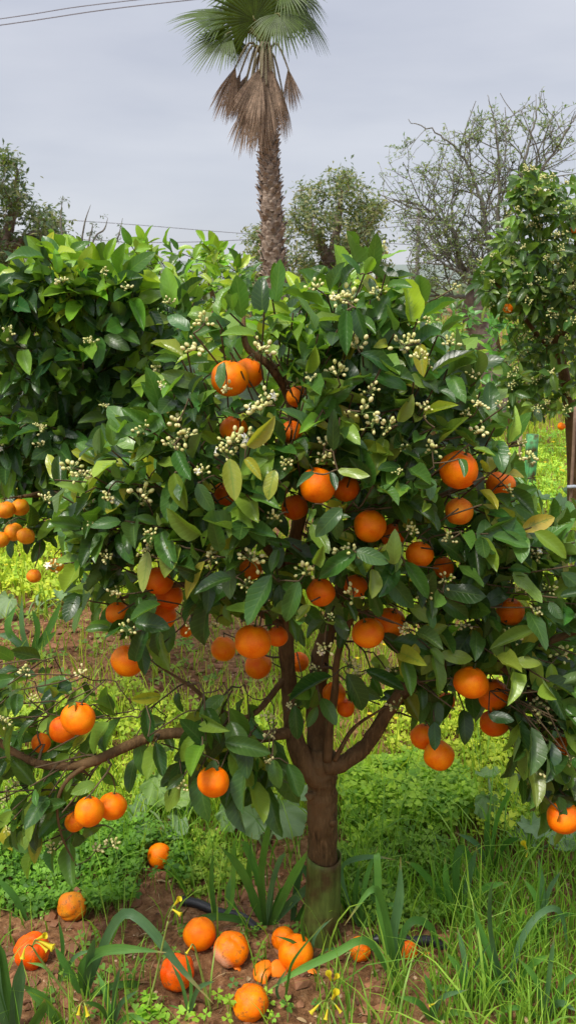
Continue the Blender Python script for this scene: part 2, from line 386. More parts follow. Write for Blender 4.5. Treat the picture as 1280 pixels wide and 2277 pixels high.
class Leaves:
    """base, axis, normal, length, width and colour of every leaf of one plant"""
    def __init__(s): s.b, s.a, s.n, s.l, s.w, s.c = [], [], [], [], [], []
    def add(s, b, a, n, l, w, c): s.b.append(b); s.a.append(a); s.n.append(n); s.l.append(l); s.w.append(w); s.c.append(c)
    def arrays(s):
        a = norm(np.array(s.a)); n = np.array(s.n); n = norm(n - a * (a * n).sum(1, keepdims=True)); x = np.cross(a, n)
        return np.array(s.b), x, a, n, np.array(s.l), np.array(s.w), np.array(s.c)
def bake(mb, T, b, x, a, n, l, w, c, mat=0):
    V0, F0, U0 = T; k = len(b)
    if not k: return
    V = b[:, None] + V0[None, :, :1] * (w[:, None, None] * x[:, None]) + V0[None, :, 1:2] * (l[:, None, None] * a[:, None]) + V0[None, :, 2:] * (l[:, None, None] * n[:, None])
    f = (F0[None] + (np.arange(k) * len(V0))[:, None, None]).reshape(-1, F0.shape[1])
    mb.add(V, [f], np.repeat(c, len(V0), 0), np.tile(U0, (k, 1)), mat)
def visible_rank(arr):
    """pixels each leaf shows from the photograph's place (coarse painter's count)"""
    b, x, a, n, l, w, c = arr; s = .3
    tipp = b + a * l[:, None] - n * (.3 * l)[:, None]; mid = b + a * (.5 * l)[:, None] - n * (.1 * l)[:, None]
    pts = np.stack((b, mid + x * (w * .45)[:, None], tipp, mid - x * (w * .45)[:, None]), 1)
    u, v, d = proj(pts); u, v = u * s, v * s; Wd, Hd = int(W * s), int(H * s)
    buf = np.full((Hd, Wd), -1)
    for k in np.argsort(-d.mean(1)):
        x0, x1 = int(max(0, u[k].min())), int(min(Wd, u[k].max() + 1)); y0, y1 = int(max(0, v[k].min())), int(min(Hd, v[k].max() + 1))
        if x1 <= x0 or y1 <= y0: continue
        g = np.meshgrid(np.arange(x0, x1) + .5, np.arange(y0, y1) + .5)
        m = inpoly(g[0], g[1], list(zip(u[k], v[k]))); buf[y0:y1, x0:x1][m] = k
    return np.bincount(buf[buf >= 0], minlength=len(b))
def leaf_parts(root, L, material, T, keep=300, stuffname='foliage', name='leaf', restT=None):
    arr = L.arrays(); b, x, a, n, l, w, c = arr
    b = b - np.array(root.location); vis = visible_rank(arr); order = np.argsort(-vis); top = [k for k in order[:keep] if vis[k] > 0]
    meshes = []
    for t in T:
        m_ = MB(); m_.add(t[0], [t[1]], (1, 1, 1), t[2]); meshes.append(m_.mesh(name, [material]))
    for k in top:
        o = link(name, meshes[k % len(T)], root); o.color = (*c[k], 1)
        o.matrix_local = Matrix(((x[k][0] * w[k], a[k][0] * l[k], n[k][0] * l[k], b[k][0]), (x[k][1] * w[k], a[k][1] * l[k], n[k][1] * l[k], b[k][1]),
                                 (x[k][2] * w[k], a[k][2] * l[k], n[k][2] * l[k], b[k][2]), (0, 0, 0, 1)))
    rest = np.ones(len(b), bool); rest[top] = False; idx = np.nonzero(rest)[0]; m_ = MB(); T2 = restT or T
    for q, t in enumerate(T2):
        s = idx[q::len(T2)]; bake(m_, t, b[s], x[s], a[s], n[s], l[s], w[s], c[s])
    if m_.n: tag(m_.build(stuffname, material, root), kind='stuff')

def pick_colour(r, pal):
    q = r.random(); acc = 0
    for p, lo, hi in pal:
        acc += p
        if q < acc: break
    t = r.random(); g = r.uniform(.85, 1.15)
    return tuple((lo[k] * (1 - t) + hi[k] * t) * g for k in range(3))
PAL_MAIN = [(.38, (.017, .050, .012), (.040, .100, .018)), (.38, (.045, .125, .022), (.085, .185, .030)), (.18, (.12, .23, .030), (.22, .33, .042)), (.06, (.26, .32, .035), (.42, .40, .035))]
PAL_LEFT = [(.56, (.012, .042, .012), (.028, .080, .018)), (.28, (.035, .105, .02), (.07, .165, .03)), (.16, (.12, .26, .03), (.20, .35, .04))]
PAL_NEW = [(.28, (.04, .12, .015), (.08, .18, .02)), (.48, (.15, .30, .02), (.25, .41, .03)), (.24, (.24, .38, .02), (.40, .50, .04))]
PAL_RIGHT = [(.46, (.025, .065, .014), (.055, .115, .022)), (.34, (.075, .155, .026), (.14, .23, .036)), (.20, (.14, .26, .04), (.28, .38, .07))]
def shoot(L, r, pos, d, n, length, size, pal, reject=None, droop=.5):
    """a leafy shoot: leaves spiralling off a short stem"""
    d = norm(d); ref = np.array((.3, .5, .8)); s1 = norm(np.cross(d, ref)); s2 = np.cross(d, s1); ph = r.uniform(0, 6.28)
    cen = pick_colour(r, pal)
    for k in range(n):
        t = (k + .6) / n; p = pos + d * length * t; ang = ph + k * 2.4; rad = s1 * math.cos(ang) + s2 * math.sin(ang)
        al = math.radians(r.uniform(45, 80) * (1 - .35 * t))
        a = rad * math.sin(al) + d * math.cos(al) + np.array((0, 0, -1)) * r.uniform(0, droop * 1.2) * (1.15 - .6 * t) + np.array([r.gauss(0, .14) for _ in range(3)])
        a = norm(a)
        nn = np.array((0, -.42, .75)) + d * .45 + np.array([r.gauss(0, .3) for _ in range(3)])
        l = size * r.choice((.62, .8, .95, 1.0, 1.1, 1.22)) * r.uniform(.92, 1.08) * (1 - .22 * max(0, t - .6)); w = l * r.uniform(.42, .54)
        c = pick_colour(r, pal) if r.random() < .55 else tuple(v * r.uniform(.8, 1.2) for v in cen)
        b = p + a * .012
        if reject is not None and reject(b, a, nn, l, w): continue
        L.add(b, a, nn, l, w, c)

# ------------------------------------------------------------------ wood helpers
class Wood:
    """node cloud that twigs grow from"""
    def __init__(s): s.p = np.zeros((0, 3)); s.r = np.zeros(0)
    def nodes(s, pts, rad):
        s.p = np.vstack((s.p, pts)); s.r = np.concatenate((s.r, np.full(len(pts), rad) if np.isscalar(rad) else rad))
    def limb(s, mb, pts, rad, sides=8, n=None, rough=.12):
        n = n or len(pts) * 5; q = catmull(pts, n); rr = np.interp(np.linspace(0, 1, n), np.linspace(0, 1, len(rad)), rad)
        tube(mb, q, rr, sides, rough=rough); s.nodes(q, rr)
    def twig(s, mb, tip, r0, r1, rng, sides=4, maxd=9, sag=.1, npt=6, end=None):
        d = np.linalg.norm(s.p - tip, axis=1); k = int(np.argmin(d))
        if d[k] > maxd or d[k] < 1e-4: return
        a = s.p[k]; v = tip - a; ln = d[k]
        off = np.cross(v, np.array([rng.gauss(0, 1) for _ in range(3)])); off = norm(off) * ln * rng.uniform(.03, .16)
        q = catmull([a, a + v * .35 + off + np.array((0, 0, sag * ln * .3)), a + v * .7 + off * .6, tip] + ([end] if end is not None else []), npt)
        ra = min(r0, s.r[k] * .8); tube(mb, q, np.linspace(ra, r1, npt), sides, cap=False); s.nodes(q[1:], np.linspace(ra, r1, npt)[1:])

# ------------------------------------------------------------------ oranges
def orange_mesh(seed, wr=0.0, mould=False):
    r = random.Random(seed); nu, nv = 28, 18; V = []; C = []
    k1, k2, k3 = r.uniform(0, 6), r.uniform(0, 6), r.uniform(0, 6)
    for j in range(nv + 1):
        th = math.pi * j / nv
        for i in range(nu):
            ph = 2 * math.pi * i / nu
            d = np.array((math.sin(th) * math.cos(ph), math.sin(th) * math.sin(ph), math.cos(th)))
            rad = 1 + .018 * math.sin(2 * ph + k1) * math.sin(th) + .014 * math.sin(3 * ph + 4 * th + k2) * math.sin(th) + .014 * math.sin(5 * d[2] + k3 + d[0] * 3)
            rad -= .12 * math.exp(-(th / .16) ** 2) + .025 * math.exp(-((math.pi - th) / .13) ** 2)
            rad += .03 * math.exp(-((th - .42) / .2) ** 2) * math.sin(5 * ph + k1)
            rad += wr * (.035 * math.sin(6 * ph + 3 * d[2] + k1) * math.sin(th) ** 2 + .03 * math.sin(9 * d[0] + 7 * d[1] + k2) - .12 * max(0, -d[2] - .3))
            V.append(d * rad * np.array((1, 1, .955)))
            m = 1.0
            if mould: m = 1 - max(0, min(1, ((-d[0] * .85 - d[1] * .45 - d[2] * .35) - .55) * 4))
            C.append((m, 0 if wr else 1, 1))
    i = np.arange(nv)[:, None] * nu; j = np.arange(nu)[None]; j2 = (j + 1) % nu
    mbx = MB(); mbx.add(V, [np.stack((i + j, i + nu + j, i + nu + j2, i + j2), -1).reshape(-1, 4)], C); return mbx.mesh('orange', [M['orange']])
OR_MESH = [orange_mesh(k) for k in range(5)]; OR_OLD = [orange_mesh(20 + k, 1.0) for k in range(4)]; OR_MOULD = orange_mesh(40, .8, True)
def calyx_mesh():
    mbx = MB(); a = np.linspace(0, 2 * math.pi, 10, endpoint=False); rad = np.where(np.arange(10) % 2 == 0, .17, .085)
    V = np.concatenate((np.stack((np.cos(a) * rad, np.sin(a) * rad, .86 + rad * .12 + .02), -1), [(0, 0, .93)]))
    mbx.add(V, [np.array([(k, (k + 1) % 10, 10) for k in range(10)])], (.08, .12, .03))
    tube(mbx, [(0, 0, .9), (.02, 0, 1.1), (.06, .02, 1.28)], [.05, .045, .04], 6, 5, (.07, .09, .03)); return mbx.mesh('calyx', [M['stalk']])
CALYX = calyx_mesh()
TOPS = []
ORC = {'n': (.98, .21, .001), 'r': (.92, .11, .001), 'y': (.86, .25, .012), 'd': (.95, .17, .001), 'g': (.85, .28, .012)}
def orange(label, px, py, rpx, Y, tone='n', group='oranges hanging on the main orange tree', tilt=.35, seed=None, sub=True, mesh=None):
    k = seed if seed is not None else random.randrange(999); r = random.Random(k); p = P(px, py, Y); R = rpx * PX(px, py, Y)
    o = link('orange', mesh or OR_MESH[k % 5]); o.location = p; o.scale = (R * r.uniform(.95, 1.04), R * r.uniform(.95, 1.04), R * r.uniform(.93, 1.05))
    o.rotation_euler = (r.uniform(-tilt, tilt), r.uniform(-tilt, tilt), r.uniform(0, 6.28))
    c = ORC[tone]; g = r.uniform(.94, 1.06); o.color = (c[0] * g, c[1] * g * r.uniform(.92, 1.1), c[2], 1)
    tag(o, label, 'orange', group)
    if sub:
        link('calyx', CALYX, o); up = o.rotation_euler.to_matrix() @ Vector((0, 0, 1)); TOPS.append((p + np.array(up) * R * 1.25, R))
    return o

def front(px, py):
    q = ((px - 650) / 640.0) ** 2 + ((py - 1040) / 600.0) ** 2
    return 1.82 - .36 * math.sqrt(max(0.0, 1 - q))
FEAT = []      # (px, py, r, depth) places in the crown that the leaves in front leave open
def feat(px, py, r, Y): FEAT.append((px, py, r, proj(P(px, py, Y))[2]))
# label, px, py, radius, depth behind the crown front, tone, open spot (px, py, r)
T_OR = [
 ('large bright orange with a small leaf over it, front of the topmost pair', 511, 842, 43, .05, 'n', (514, 848, 40)),
 ('orange tucked behind the right side of the large topmost orange', 552, 830, 34, .13, 'n', (566, 826, 24)),
 ('half hidden orange under the topmost pair, beside a dark upright leaf', 520, 956, 31, .10, 'n', (505, 948, 15)),
 ('sliver of orange beside the dark limb below the topmost pair', 662, 882, 26, .16, 'n', (660, 880, 12)),
 ('half hidden orange among leaves in the middle of the upper crown', 648, 962, 28, .15, 'd', (645, 962, 17)),
 ('big orange in mid crown, larger one of the pair under leaves at the limb top', 706, 1080, 41, .05, 'n', (706, 1088, 37)),
 ('orange touching the right side of the big mid crown orange', 768, 1086, 33, .12, 'n', (774, 1096, 26)),
 ('small part of an orange low on the left of the mid crown pair', 655, 1128, 29, .17, 'd', (645, 1128, 16)),
 ('large round orange with a brown scar high on the right side of crown', 1019, 1045, 43, .04, 'n', (1015, 1050, 40)),
 ('red orange split by leaves at the right edge of the upper crown', 1112, 1078, 33, .10, 'd', (1100, 1075, 18)),
 ('pale yellowish orange crossed by a twig under the large right crown orange', 1020, 1137, 32, .06, 'y', (1020, 1137, 31)),
 ('orange right of centre, left one of two below the mid crown pair', 822, 1170, 38, .07, 'n', (818, 1168, 34)),
 ('dark shaded orange just right of the one right of centre', 873, 1192, 28, .16, 'd', (878, 1188, 14)),
 ('orange with its left side cut by a leaf, right of crown centre', 932, 1233, 31, .08, 'n', (938, 1232, 26)),
 ('sliver of orange between dark leaves and a twig, right of crown centre', 985, 1262, 24, .15, 'n', (986, 1258, 14)),
 ('orange above a dark leaf in the centre of the lower crown', 713, 1317, 32, .07, 'n', (708, 1316, 26)),
 ('narrow piece of orange beside a yellow green leaf in the lower crown', 790, 1303, 27, .15, 'd', (788, 1302, 14)),
 ('orange crossed by a dark leaf below the centre right of the crown', 818, 1408, 36, .08, 'n', (812, 1412, 28)),
 ('orange behind the leaf crossed one, below the centre right of crown', 866, 1384, 35, .15, 'n', (870, 1372, 20)),
 ('lone tall looking orange showing between leaves at the right of the crown', 1133, 1360, 32, .08, 'n', (1133, 1360, 26)),
 ('bright orange in front of the hanging cluster below the right limb', 1046, 1518, 39, -.02, 'n', (1046, 1518, 38)),
 ('shaded orange behind the right of the bright one below right limb', 1092, 1545, 38, .09, 'd', (1098, 1545, 26)),
 ('lowest orange of the cluster under the right limb, half behind a leaf', 1098, 1608, 33, .12, 'd', (1088, 1622, 18)),
 ('small bit of orange behind leaves left of the right limb cluster', 992, 1560, 20, .14, 'd', (990, 1560, 10)),
 ('upper orange of the dangling pair right of the trunk', 940, 1638, 28, .10, 'n', (938, 1640, 22)),
 ('lower round orange of the dangling pair right of the trunk', 975, 1680, 33, .04, 'n', (975, 1682, 33)),
 ('orange with a leaf down its front at the lower right edge', 1252, 1818, 37, -.06, 'n', (1240, 1830, 28)),
 ('shaded orange behind leaves above the one at lower right edge', 1250, 1664, 27, .06, 'd', (1243, 1660, 14)),
 ('uppermost dark orange of the shaded left cluster crossed by twigs', 353, 1292, 34, .12, 'd', (350, 1285, 22)),
 ('middle dark orange of the shaded left cluster', 376, 1325, 32, .16, 'd', (378, 1325, 22)),
 ('lowest dark orange of the shaded left cluster', 360, 1370, 34, .13, 'd', (368, 1372, 18)),
 ('orange behind white buds at the left of the shaded cluster', 262, 1364, 27, .07, 'n', (258, 1366, 16)),
 ('orange hanging low on the left half covered by a dark leaf', 284, 1470, 36, .05, 'n', (276, 1470, 26)),
 ('smaller orange left of the round one beside the left limb', 497, 1443, 28, .12, 'n', (495, 1443, 25)),
 ('round bright orange left of the limb above the trunk', 562, 1427, 41, .02, 'n', (562, 1428, 40)),
 ('orange peeping out under the round bright one beside the limb', 574, 1480, 30, .14, 'd', (576, 1488, 20)),
 ('dark piece of orange under leaves in the left of mid crown', 497, 1100, 27, .16, 'd', (496, 1104, 14)),
 ('orange behind white buds left of the crown centre', 557, 1266, 25, .14, 'n', (556, 1264, 15)),
 ('orange behind a leaf just above the fork of the trunk', 742, 1542, 26, .10, 'n', (738, 1535, 16)),
 ('lower orange behind a leaf above the fork of the trunk', 768, 1574, 21, .12, 'd', (768, 1580, 12)),
 ('large orange with a leaf across it on the low left branch', 174, 1598, 38, -.08, 'n', (182, 1602, 33)),
 ('orange behind the large leaf crossed one on the low left branch', 140, 1622, 31, .00, 'd', (132, 1626, 20)),
 ('small piece of orange at the far left of the low branch', 92, 1652, 22, .02, 'n', (90, 1652, 14)),
 ('left one of the two ripe oranges hanging beneath the low left branch', 199, 1805, 34, -.12, 'n', (203, 1802, 32)),
 ('right one of the two ripe oranges hanging beneath the low left branch', 250, 1793, 33, -.06, 'n', (253, 1793, 31)),
 ('orange mostly hidden at the lower left of the pair under the low branch', 168, 1826, 24, -.02, 'n', (160, 1830, 13)),
 ('orange hanging under a tuft of dark leaves left of the trunk', 474, 1738, 37, -.10, 'n', (474, 1748, 30)),
 ('tiny bit of orange showing at the lower left of the crown', 414, 1403, 15, .22, 'n', (414, 1404, 9)),
 ('dark piece of orange between the round bright one and the limb', 616, 1415, 24, .17, 'd', (612, 1418, 12)),
 ('dark orange behind the limb above the trunk fork', 664, 1472, 22, .24, 'd', (662, 1475, 12)),
]
def layer(px, py):
    """distance of the front of the main crown"""
    if py > 1440 and px < 330: return 1.70
    if py > 1530 and px < 700: return 1.68
    if px > 1000 and py > 1200: return 1.66
    if py > 1440: return 1.70
    return front(px, py)
for k, (lab, px, py, r, dd, tone, op) in enumerate(T_OR):
    Y = layer(px, py) + dd; orange(lab, px, py, r, Y, tone, seed=k * 7 + 3); feat(op[0], op[1], op[2], Y)
MAIN_TOPS = list(TOPS); TOPS.clear()

# ------------------------------------------------------------------ the main orange tree
base = G(718, 2092); base[2] = hgt(base[0], base[1]) - .02; TY = base[1]
tree = empty('orange_tree', base)
tag(tree, 'young orange tree with brown forked trunk, full of ripe oranges and white buds', 'orange tree', 'orange trees in the orchard')
def shift(pts): return [local(tree, P(*p)) for p in pts]
wood = Wood(); TR = []
def part_limb(name, pts, rad, sides=10, n=None):
    m_ = MB(); wood.limb(m_, shift(pts), rad, sides, n); m_.build(name, M['bark'], tree)
m_ = MB(); tp = [(718, 2110, TY), (717, 2000, TY), (717, 1880, TY), (716, 1800, TY), (715, 1745, TY), (714, 1705, TY), (712, 1660, TY)]
q = catmull(shift(tp), 64); rads = np.interp(np.linspace(0, 1, 64), [0, .15, .7, .82, .9, 1], [.040, .034, .0335, .038, .037, .026])
tube(m_, q, rads, 28, rough=.10); m_.build('trunk', M['bark'], tree)
for kx, ky, kr in ((744, 1705, .011), (690, 1770, .008), (735, 1830, .007), (752, 1688, .008)):
    m_ = MB(); kp = local(tree, P(kx, ky, TY - .026)); sd_ = 1 if kx > 716 else -1; tube(m_, [kp - np.array((sd_ * .012, -.012, 0)), kp, kp + np.array((sd_ * .006, -.006, .003)), kp + np.array((sd_ * .008, -.009, .004))], [kr * 1.5, kr * 1.15, kr, kr * .5], 10, 8, rough=.3); m_.build('pruning_knot', M['bark'], tree)
part_limb('limb', [(706, 1735, TY - .012), (680, 1700, TY - .02), (657, 1650, TY - .02), (647, 1580, TY), (640, 1500, TY), (636, 1400, TY - .02), (640, 1280, TY - .06), (662, 1170, TY - .1), (676, 1090, TY - .12), (660, 980, TY - .14), (640, 880, TY - .16), (600, 815, TY - .18), (548, 770, TY - .18), (541, 690, TY - .16)],
          [.026, .024, .021, .019, .017, .0165, .015, .0135, .012, .0105, .009, .008, .006, .003], 12, 80)
part_limb('limb', [(712, 1690, TY), (704, 1620, TY + .02), (706, 1540, TY + .03), (712, 1460, TY + .04), (735, 1380, TY + .05), (780, 1250, TY + .03), (850, 1100, TY), (880, 950, TY - .02), (860, 780, TY - .04), (832, 600, TY - .05)], [.028, .024, .022, .02, .018, .014, .011, .009, .006, .003], 12, 60)
part_limb('limb', [(725, 1700, TY - .02), (770, 1692, TY - .03), (815, 1655, TY - .04), (850, 1600, TY - .05), (885, 1550, TY - .06), (930, 1512, TY - .07), (990, 1480, TY - .08), (1080, 1450, TY - .08), (1200, 1430, TY - .1), (1290, 1400, TY - .12)], [.024, .0185, .0165, .0155, .0145, .0135, .0125, .011, .008, .006], 12, 60)
part_limb('limb', [(655, 1625, TY - .01), (625, 1632, TY - .03), (560, 1640, TY - .07), (480, 1634, TY - .1), (400, 1630, TY - .12), (330, 1640, TY - .14), (265, 1668, TY - .15), (200, 1695, TY - .15), (140, 1704, TY - .15), (70, 1692, TY - .15), (0, 1650, TY - .15), (-60, 1590, TY - .15)], [.015, .013, .0125, .012, .0115, .0112, .011, .0105, .010, .0085, .007, .004], 10, 60)
part_limb('branch', [(728, 1690, TY - .03), (732, 1620, TY - .04), (744, 1540, TY - .05), (752, 1450, TY - .06), (790, 1365, TY - .1), (850, 1340, TY - .14)], [.012, .009, .008, .007, .006, .003])
part_limb('branch', [(744, 1690, TY - .04), (762, 1655, TY - .05), (790, 1615, TY - .05), (850, 1575, TY - .08)], [.006, .005, .004, .002])
part_limb('branch', [(205, 1694, TY - .15), (150, 1735, TY - .17), (128, 1790, TY - .18), (138, 1860, TY - .18), (170, 1925, TY - .18)], [.0055, .0045, .003, .0022, .0012])
part_limb('branch', [(640, 1500, TY), (560, 1590, TY - .04), (490, 1580, TY - .06), (430, 1530, TY - .08), (350, 1480, TY - .1)], [.008, .006, .005, .004, .002])
part_limb('branch', [(1080, 1450, TY - .08), (1170, 1540, TY - .1), (1215, 1650, TY - .12), (1245, 1770, TY - .14)], [.008, .007, .005, .003])
part_limb('branch', [(640, 1280, TY - .06), (560, 1190, TY - .14), (420, 1150, TY - .16), (280, 1120, TY - .12), (170, 1080, TY - .08)], [.010, .008, .006, .005, .003])
part_limb('branch', [(676, 1090, TY - .12), (760, 960, TY - .2), (820, 860, TY - .22), (850, 740, TY - .2)], [.008, .006, .005, .003])
part_limb('branch', [(640, 1400, TY - .02), (520, 1330, TY - .12), (400, 1300, TY - .14), (270, 1330, TY - .12)], [.009, .007, .006, .003])
part_limb('branch', [(780, 1250, TY + .03), (900, 1150, TY - .08), (1010, 1090, TY - .12), (1130, 1060, TY - .1)], [.009, .007, .005, .003])
part_limb('branch', [(880, 950, TY - .02), (980, 880, TY - .08), (1060, 830, TY - .08)], [.006, .005, .003])

# blossom clusters
def bud_cluster(seed):
    r = random.Random(seed); mbx = MB(); nb = r.randint(10, 18)
    nu, nv = 7, 5
    for k in range(nb):
        d = norm(np.array((r.gauss(0, 1), r.gauss(0, 1), r.gauss(.35, .8)))); ln = r.uniform(.004, .017)
        p = d * ln + np.array((r.gauss(0, .004), r.gauss(0, .004), 0)); tube(mbx, [(0, 0, -.006), p * .6, p], [.0008, .0007, .0008], 3, 4, (.13, .2, .05), 1, cap=False)
        R = r.uniform(.0022, .0037); ax = norm(d + np.array((0, 0, .2))); s1 = norm(np.cross(ax, (.2, .9, .1))); s2 = np.cross(ax, s1); V = []
        for j in range(nv + 1):
            th = math.pi * j / nv
            for i in range(nu):
                ph = 2 * math.pi * i / nu; V.append(p + ax * (1 - math.cos(th)) * R * 1.35 + (s1 * math.cos(ph) + s2 * math.sin(ph)) * R * math.sin(th) * (1.0 if th > 1.2 else .85))
        i = np.arange(nv)[:, None] * nu; j = np.arange(nu)[None]; j2 = (j + 1) % nu
        g = r.random(); mbx.add(V, [np.stack((i + j, i + nu + j, i + nu + j2, i + j2), -1).reshape(-1, 4)], (.82 - .2 * g, .76 - .12 * g, .38 - .18 * g))
    for k in range((0, 0, 0, 1, 0, 0, 0, 1)[seed % 8]):
        ax = norm(np.array((r.gauss(0, .6), -.8, r.gauss(.5, .4)))); p = ax * r.uniform(.014, .02); s1 = norm(np.cross(ax, (.2, .3, .9))); s2 = np.cross(ax, s1)
        for q_ in range(5):
            an = q_ * 1.2566 + r.uniform(-.1, .1); o_d = s1 * math.cos(an) + s2 * math.sin(an); l_d = -s1 * math.sin(an) + s2 * math.cos(an); ln = r.uniform(.008, .011)
            V = [p, p + o_d * ln * .5 - l_d * .0026 + ax * .002, p + o_d * ln * .5 + l_d * .0026 + ax * .002, p + o_d * ln - ax * .001, p + o_d * ln * .5 + ax * .001]; mbx.add(V, [np.array([(0, 1, 4), (0, 4, 2), (1, 3, 4), (4, 3, 2)])], (.85, .84, .74))
    return mbx.mesh('blossom_cluster', [M['bud'], M['stalk']])
BUDS = [bud_cluster(k) for k in range(8)]
def cluster(root, p, s, r):
    o = link('blossom_cluster', BUDS[r.randrange(8)], root); o.location = local(root, p); o.scale = (s, s, s)
    o.rotation_euler = (r.uniform(-.6, .6), r.uniform(-.6, .6), r.uniform(0, 6.28)); return o
CL = [(395, 940, 1.2), (408, 965, 1.3), (385, 990, 1.0), (520, 985, 1.5), (500, 1010, 1), (545, 975, 1.1), (580, 915, 1.4), (590, 885, 1.1), (800, 915, 1.3), (825, 945, 1.1), (862, 950, 1.1), (160, 1040, 1.4), (180, 1055, 1),
 (315, 1105, 1.3), (235, 1110, 1), (560, 1240, 1.3), (680, 1272, 1.3), (755, 1225, 1.1), (780, 1222, .9), (770, 665, 1.3), (755, 672, 1), (795, 770, 1.2), (748, 830, 1.1), (580, 778, 1.2), (455, 718, 1), (438, 775, 1.2), (470, 1242, 1.1), (262, 1320, .9),
 (1192, 1572, 1.3), (1200, 1600, 1), (1245, 1455, 1.2), (785, 1325, 1.1), (775, 1480, 1.3), (800, 1500, 1), (1010, 640, .6), (895, 768, 1.2), (920, 765, 1), (950, 905, 1), (1075, 960, 1.1), (1065, 900, .9), (720, 1015, 1), (725, 985, .9), (1000, 765, .9), (1130, 1090, .8),
 (850, 555, 1), (840, 650, .9), (700, 640, .9), (820, 870, .9), (960, 1000, 1.1), (1030, 1390, .9), (905, 1400, .9), (1135, 1415, 1), (1190, 1235, .8), (1220, 1310, .8), (60, 1495, .9), (70, 1560, .9), (180, 1500, .9), (250, 1880, 1), (215, 1890, 1), (120, 1885, 1), (30, 1750, .9), (15, 1780, .9),
 (600, 1640, .9), (595, 1600, .9), (700, 1490, .8), (720, 1440, 1), (880, 1570, 1), (870, 1490, .8), (640, 1570, .7), (545, 1300, .8), (430, 1395, .8), (480, 1390, .8), (450, 1050, .9), (500, 870, .8), (990, 1290, .9), (910, 1180, .8), (1000, 1200, .8), (240, 1240, .8), (320, 1230, .8), (610, 1150, .9)]
cr_ = random.Random(5); CLP = []
for px, py, s in CL:
    Y = layer(px, py) - .01; feat(px, py, 17 * s, Y); p = P(px, py, Y); cluster(tree, p, s * .86, cr_); CLP.append(p)

# leaves of the main tree
GAPS = [[(765, 1600), (850, 1585), (900, 1570), (920, 1600), (905, 1760), (760, 1760), (745, 1712), (790, 1690)], [(345, 1475), (470, 1500), (500, 1555), (340, 1565), (310, 1520)], [(400, 1400), (470, 1410), (470, 1480), (420, 1470)],
        [(760, 1440), (790, 1450), (820, 1530), (770, 1530)], [(660, 1640), (700, 1640), (700, 1740), (660, 1720)], [(280, 1570), (330, 1560), (300, 1620), (250, 1640)], [(230, 1500), (300, 1515), (290, 1560), (220, 1560)],
        [(690, 1760), (780, 1760), (780, 1900), (690, 1900)], [(1105, 960), (1280, 960), (1280, 1090), (1180, 1090)], [(645, 1165), (680, 1130), (690, 1220), (650, 1230)], [(625, 1400), (655, 1400), (655, 1500), (630, 1500)],
        [(0, 1100), (95, 1100), (105, 1230), (150, 1300), (0, 1340)], [(1085, 600), (1280, 600), (1280, 900), (1140, 900)]]
for px, py in ((395, 1630), (360, 1635), (325, 1642), (290, 1656), (260, 1670), (230, 1684), (200, 1695), (165, 1702), (130, 1704), (90, 1698)): feat(px, py, 9, TY - .14)
for px, py, rr_ in ((552, 772, 12), (575, 795, 13), (600, 822, 14), (620, 850, 14), (636, 885, 14), (645, 925, 13), (655, 1150, 15), (660, 1185, 16), (664, 1120, 14), (541, 720, 9), (541, 695, 8)): feat(px, py, rr_, TY - .12)
FA = np.array(FEAT)
def reject_main(b, a, nn, l, w):
    a = norm(a); x = norm(np.cross(a, nn)); nq = norm(np.cross(x, a)) * l
    pts = np.stack((b + a * l * .8 - nq * .25, b + a * l * .6 - nq * .28, b, b + a * l * .3 + x * w * .35, b + a * l * .3 - x * w * .35, b + a * l * .62 + x * w * .4, b + a * l * .62 - x * w * .4, b + a * l * .5, b + a * l * .97))
    u, v, d = proj(pts)
    if d.min() < 1.15: return True
    dd = np.hypot(u[:, None] - FA[None, :, 0], v[:, None] - FA[None, :, 1])
    if ((dd < FA[None, :, 2] * 1.12 + 3) & (d[:, None] < FA[None, :, 3] + .05)).any(): return True
    mu, mv = u[7], v[7]
    for g in GAPS:
        if inpoly(np.array((mu, u[8])), np.array((mv, v[8])), g).any(): return True
    return False
L = Leaves()
lr = random.Random(11)
R1 = [(780, 620), (830, 600), (880, 680), (965, 775), (1050, 850), (1080, 910), (1120, 970), (1140, 1060), (1160, 1150), (1120, 1250), (1080, 1400), (1000, 1440), (900, 1460), (760, 1400), (620, 1370), (480, 1370), (400, 1350), (320, 1430), (250, 1390), (200, 1320), (150, 1230), (140, 1130), (150, 1070), (220, 1010), (310, 970), (390, 890), (410, 800), (460, 740), (560, 705), (690, 665)]
R2 = [(1070, 1200), (1290, 1140), (1300, 1680), (1240, 1780), (1200, 1740), (1180, 1630), (1120, 1600), (1010, 1560), (890, 1540), (920, 1470), (1020, 1420)]
R3 = [(-10, 1470), (100, 1500), (200, 1510), (230, 1600), (200, 1700), (140, 1830), (60, 1830), (-10, 1840)]
R4 = [(430, 1620), (490, 1580), (590, 1600), (620, 1660), (600, 1720), (500, 1720), (420, 1710)]
R5 = [(640, 1470), (900, 1460), (880, 1560), (800, 1570), (660, 1580)]
R6 = [(280, 1560), (380, 1560), (380, 1680), (320, 1680)]
centre = P(660, 1120, TY)
SH = []
def fill(poly, n, dlo, dhi, size, pal, nl=(6, 10), mind=0, droop=.5, upb=.35):
    for px, py in sample_poly(poly, n, mind=mind):
        Y = layer(px, py) + lr.uniform(dlo, dhi); p = P(px, py, Y)
        d = norm(p - centre) + np.array((0, -.25, upb)) + np.array([lr.gauss(0, .3) for _ in range(3)])
        k = lr.randint(*nl); before = len(L.b)
        if pal is PAL_MAIN and py < 760 and lr.random() < .4: pal_ = PAL_NEW
        else: pal_ = pal
        ln = lr.uniform(.07, .13); d = norm(d)
        shoot(L, lr, p - d * ln * .7, d, k, ln, size * .92 * min(1.05, Y / 1.72) * lr.uniform(.88, 1.1), pal_, reject_main, droop)
        if len(L.b) > before: SH.append((p - d * ln * .7, p + d * ln * .3))
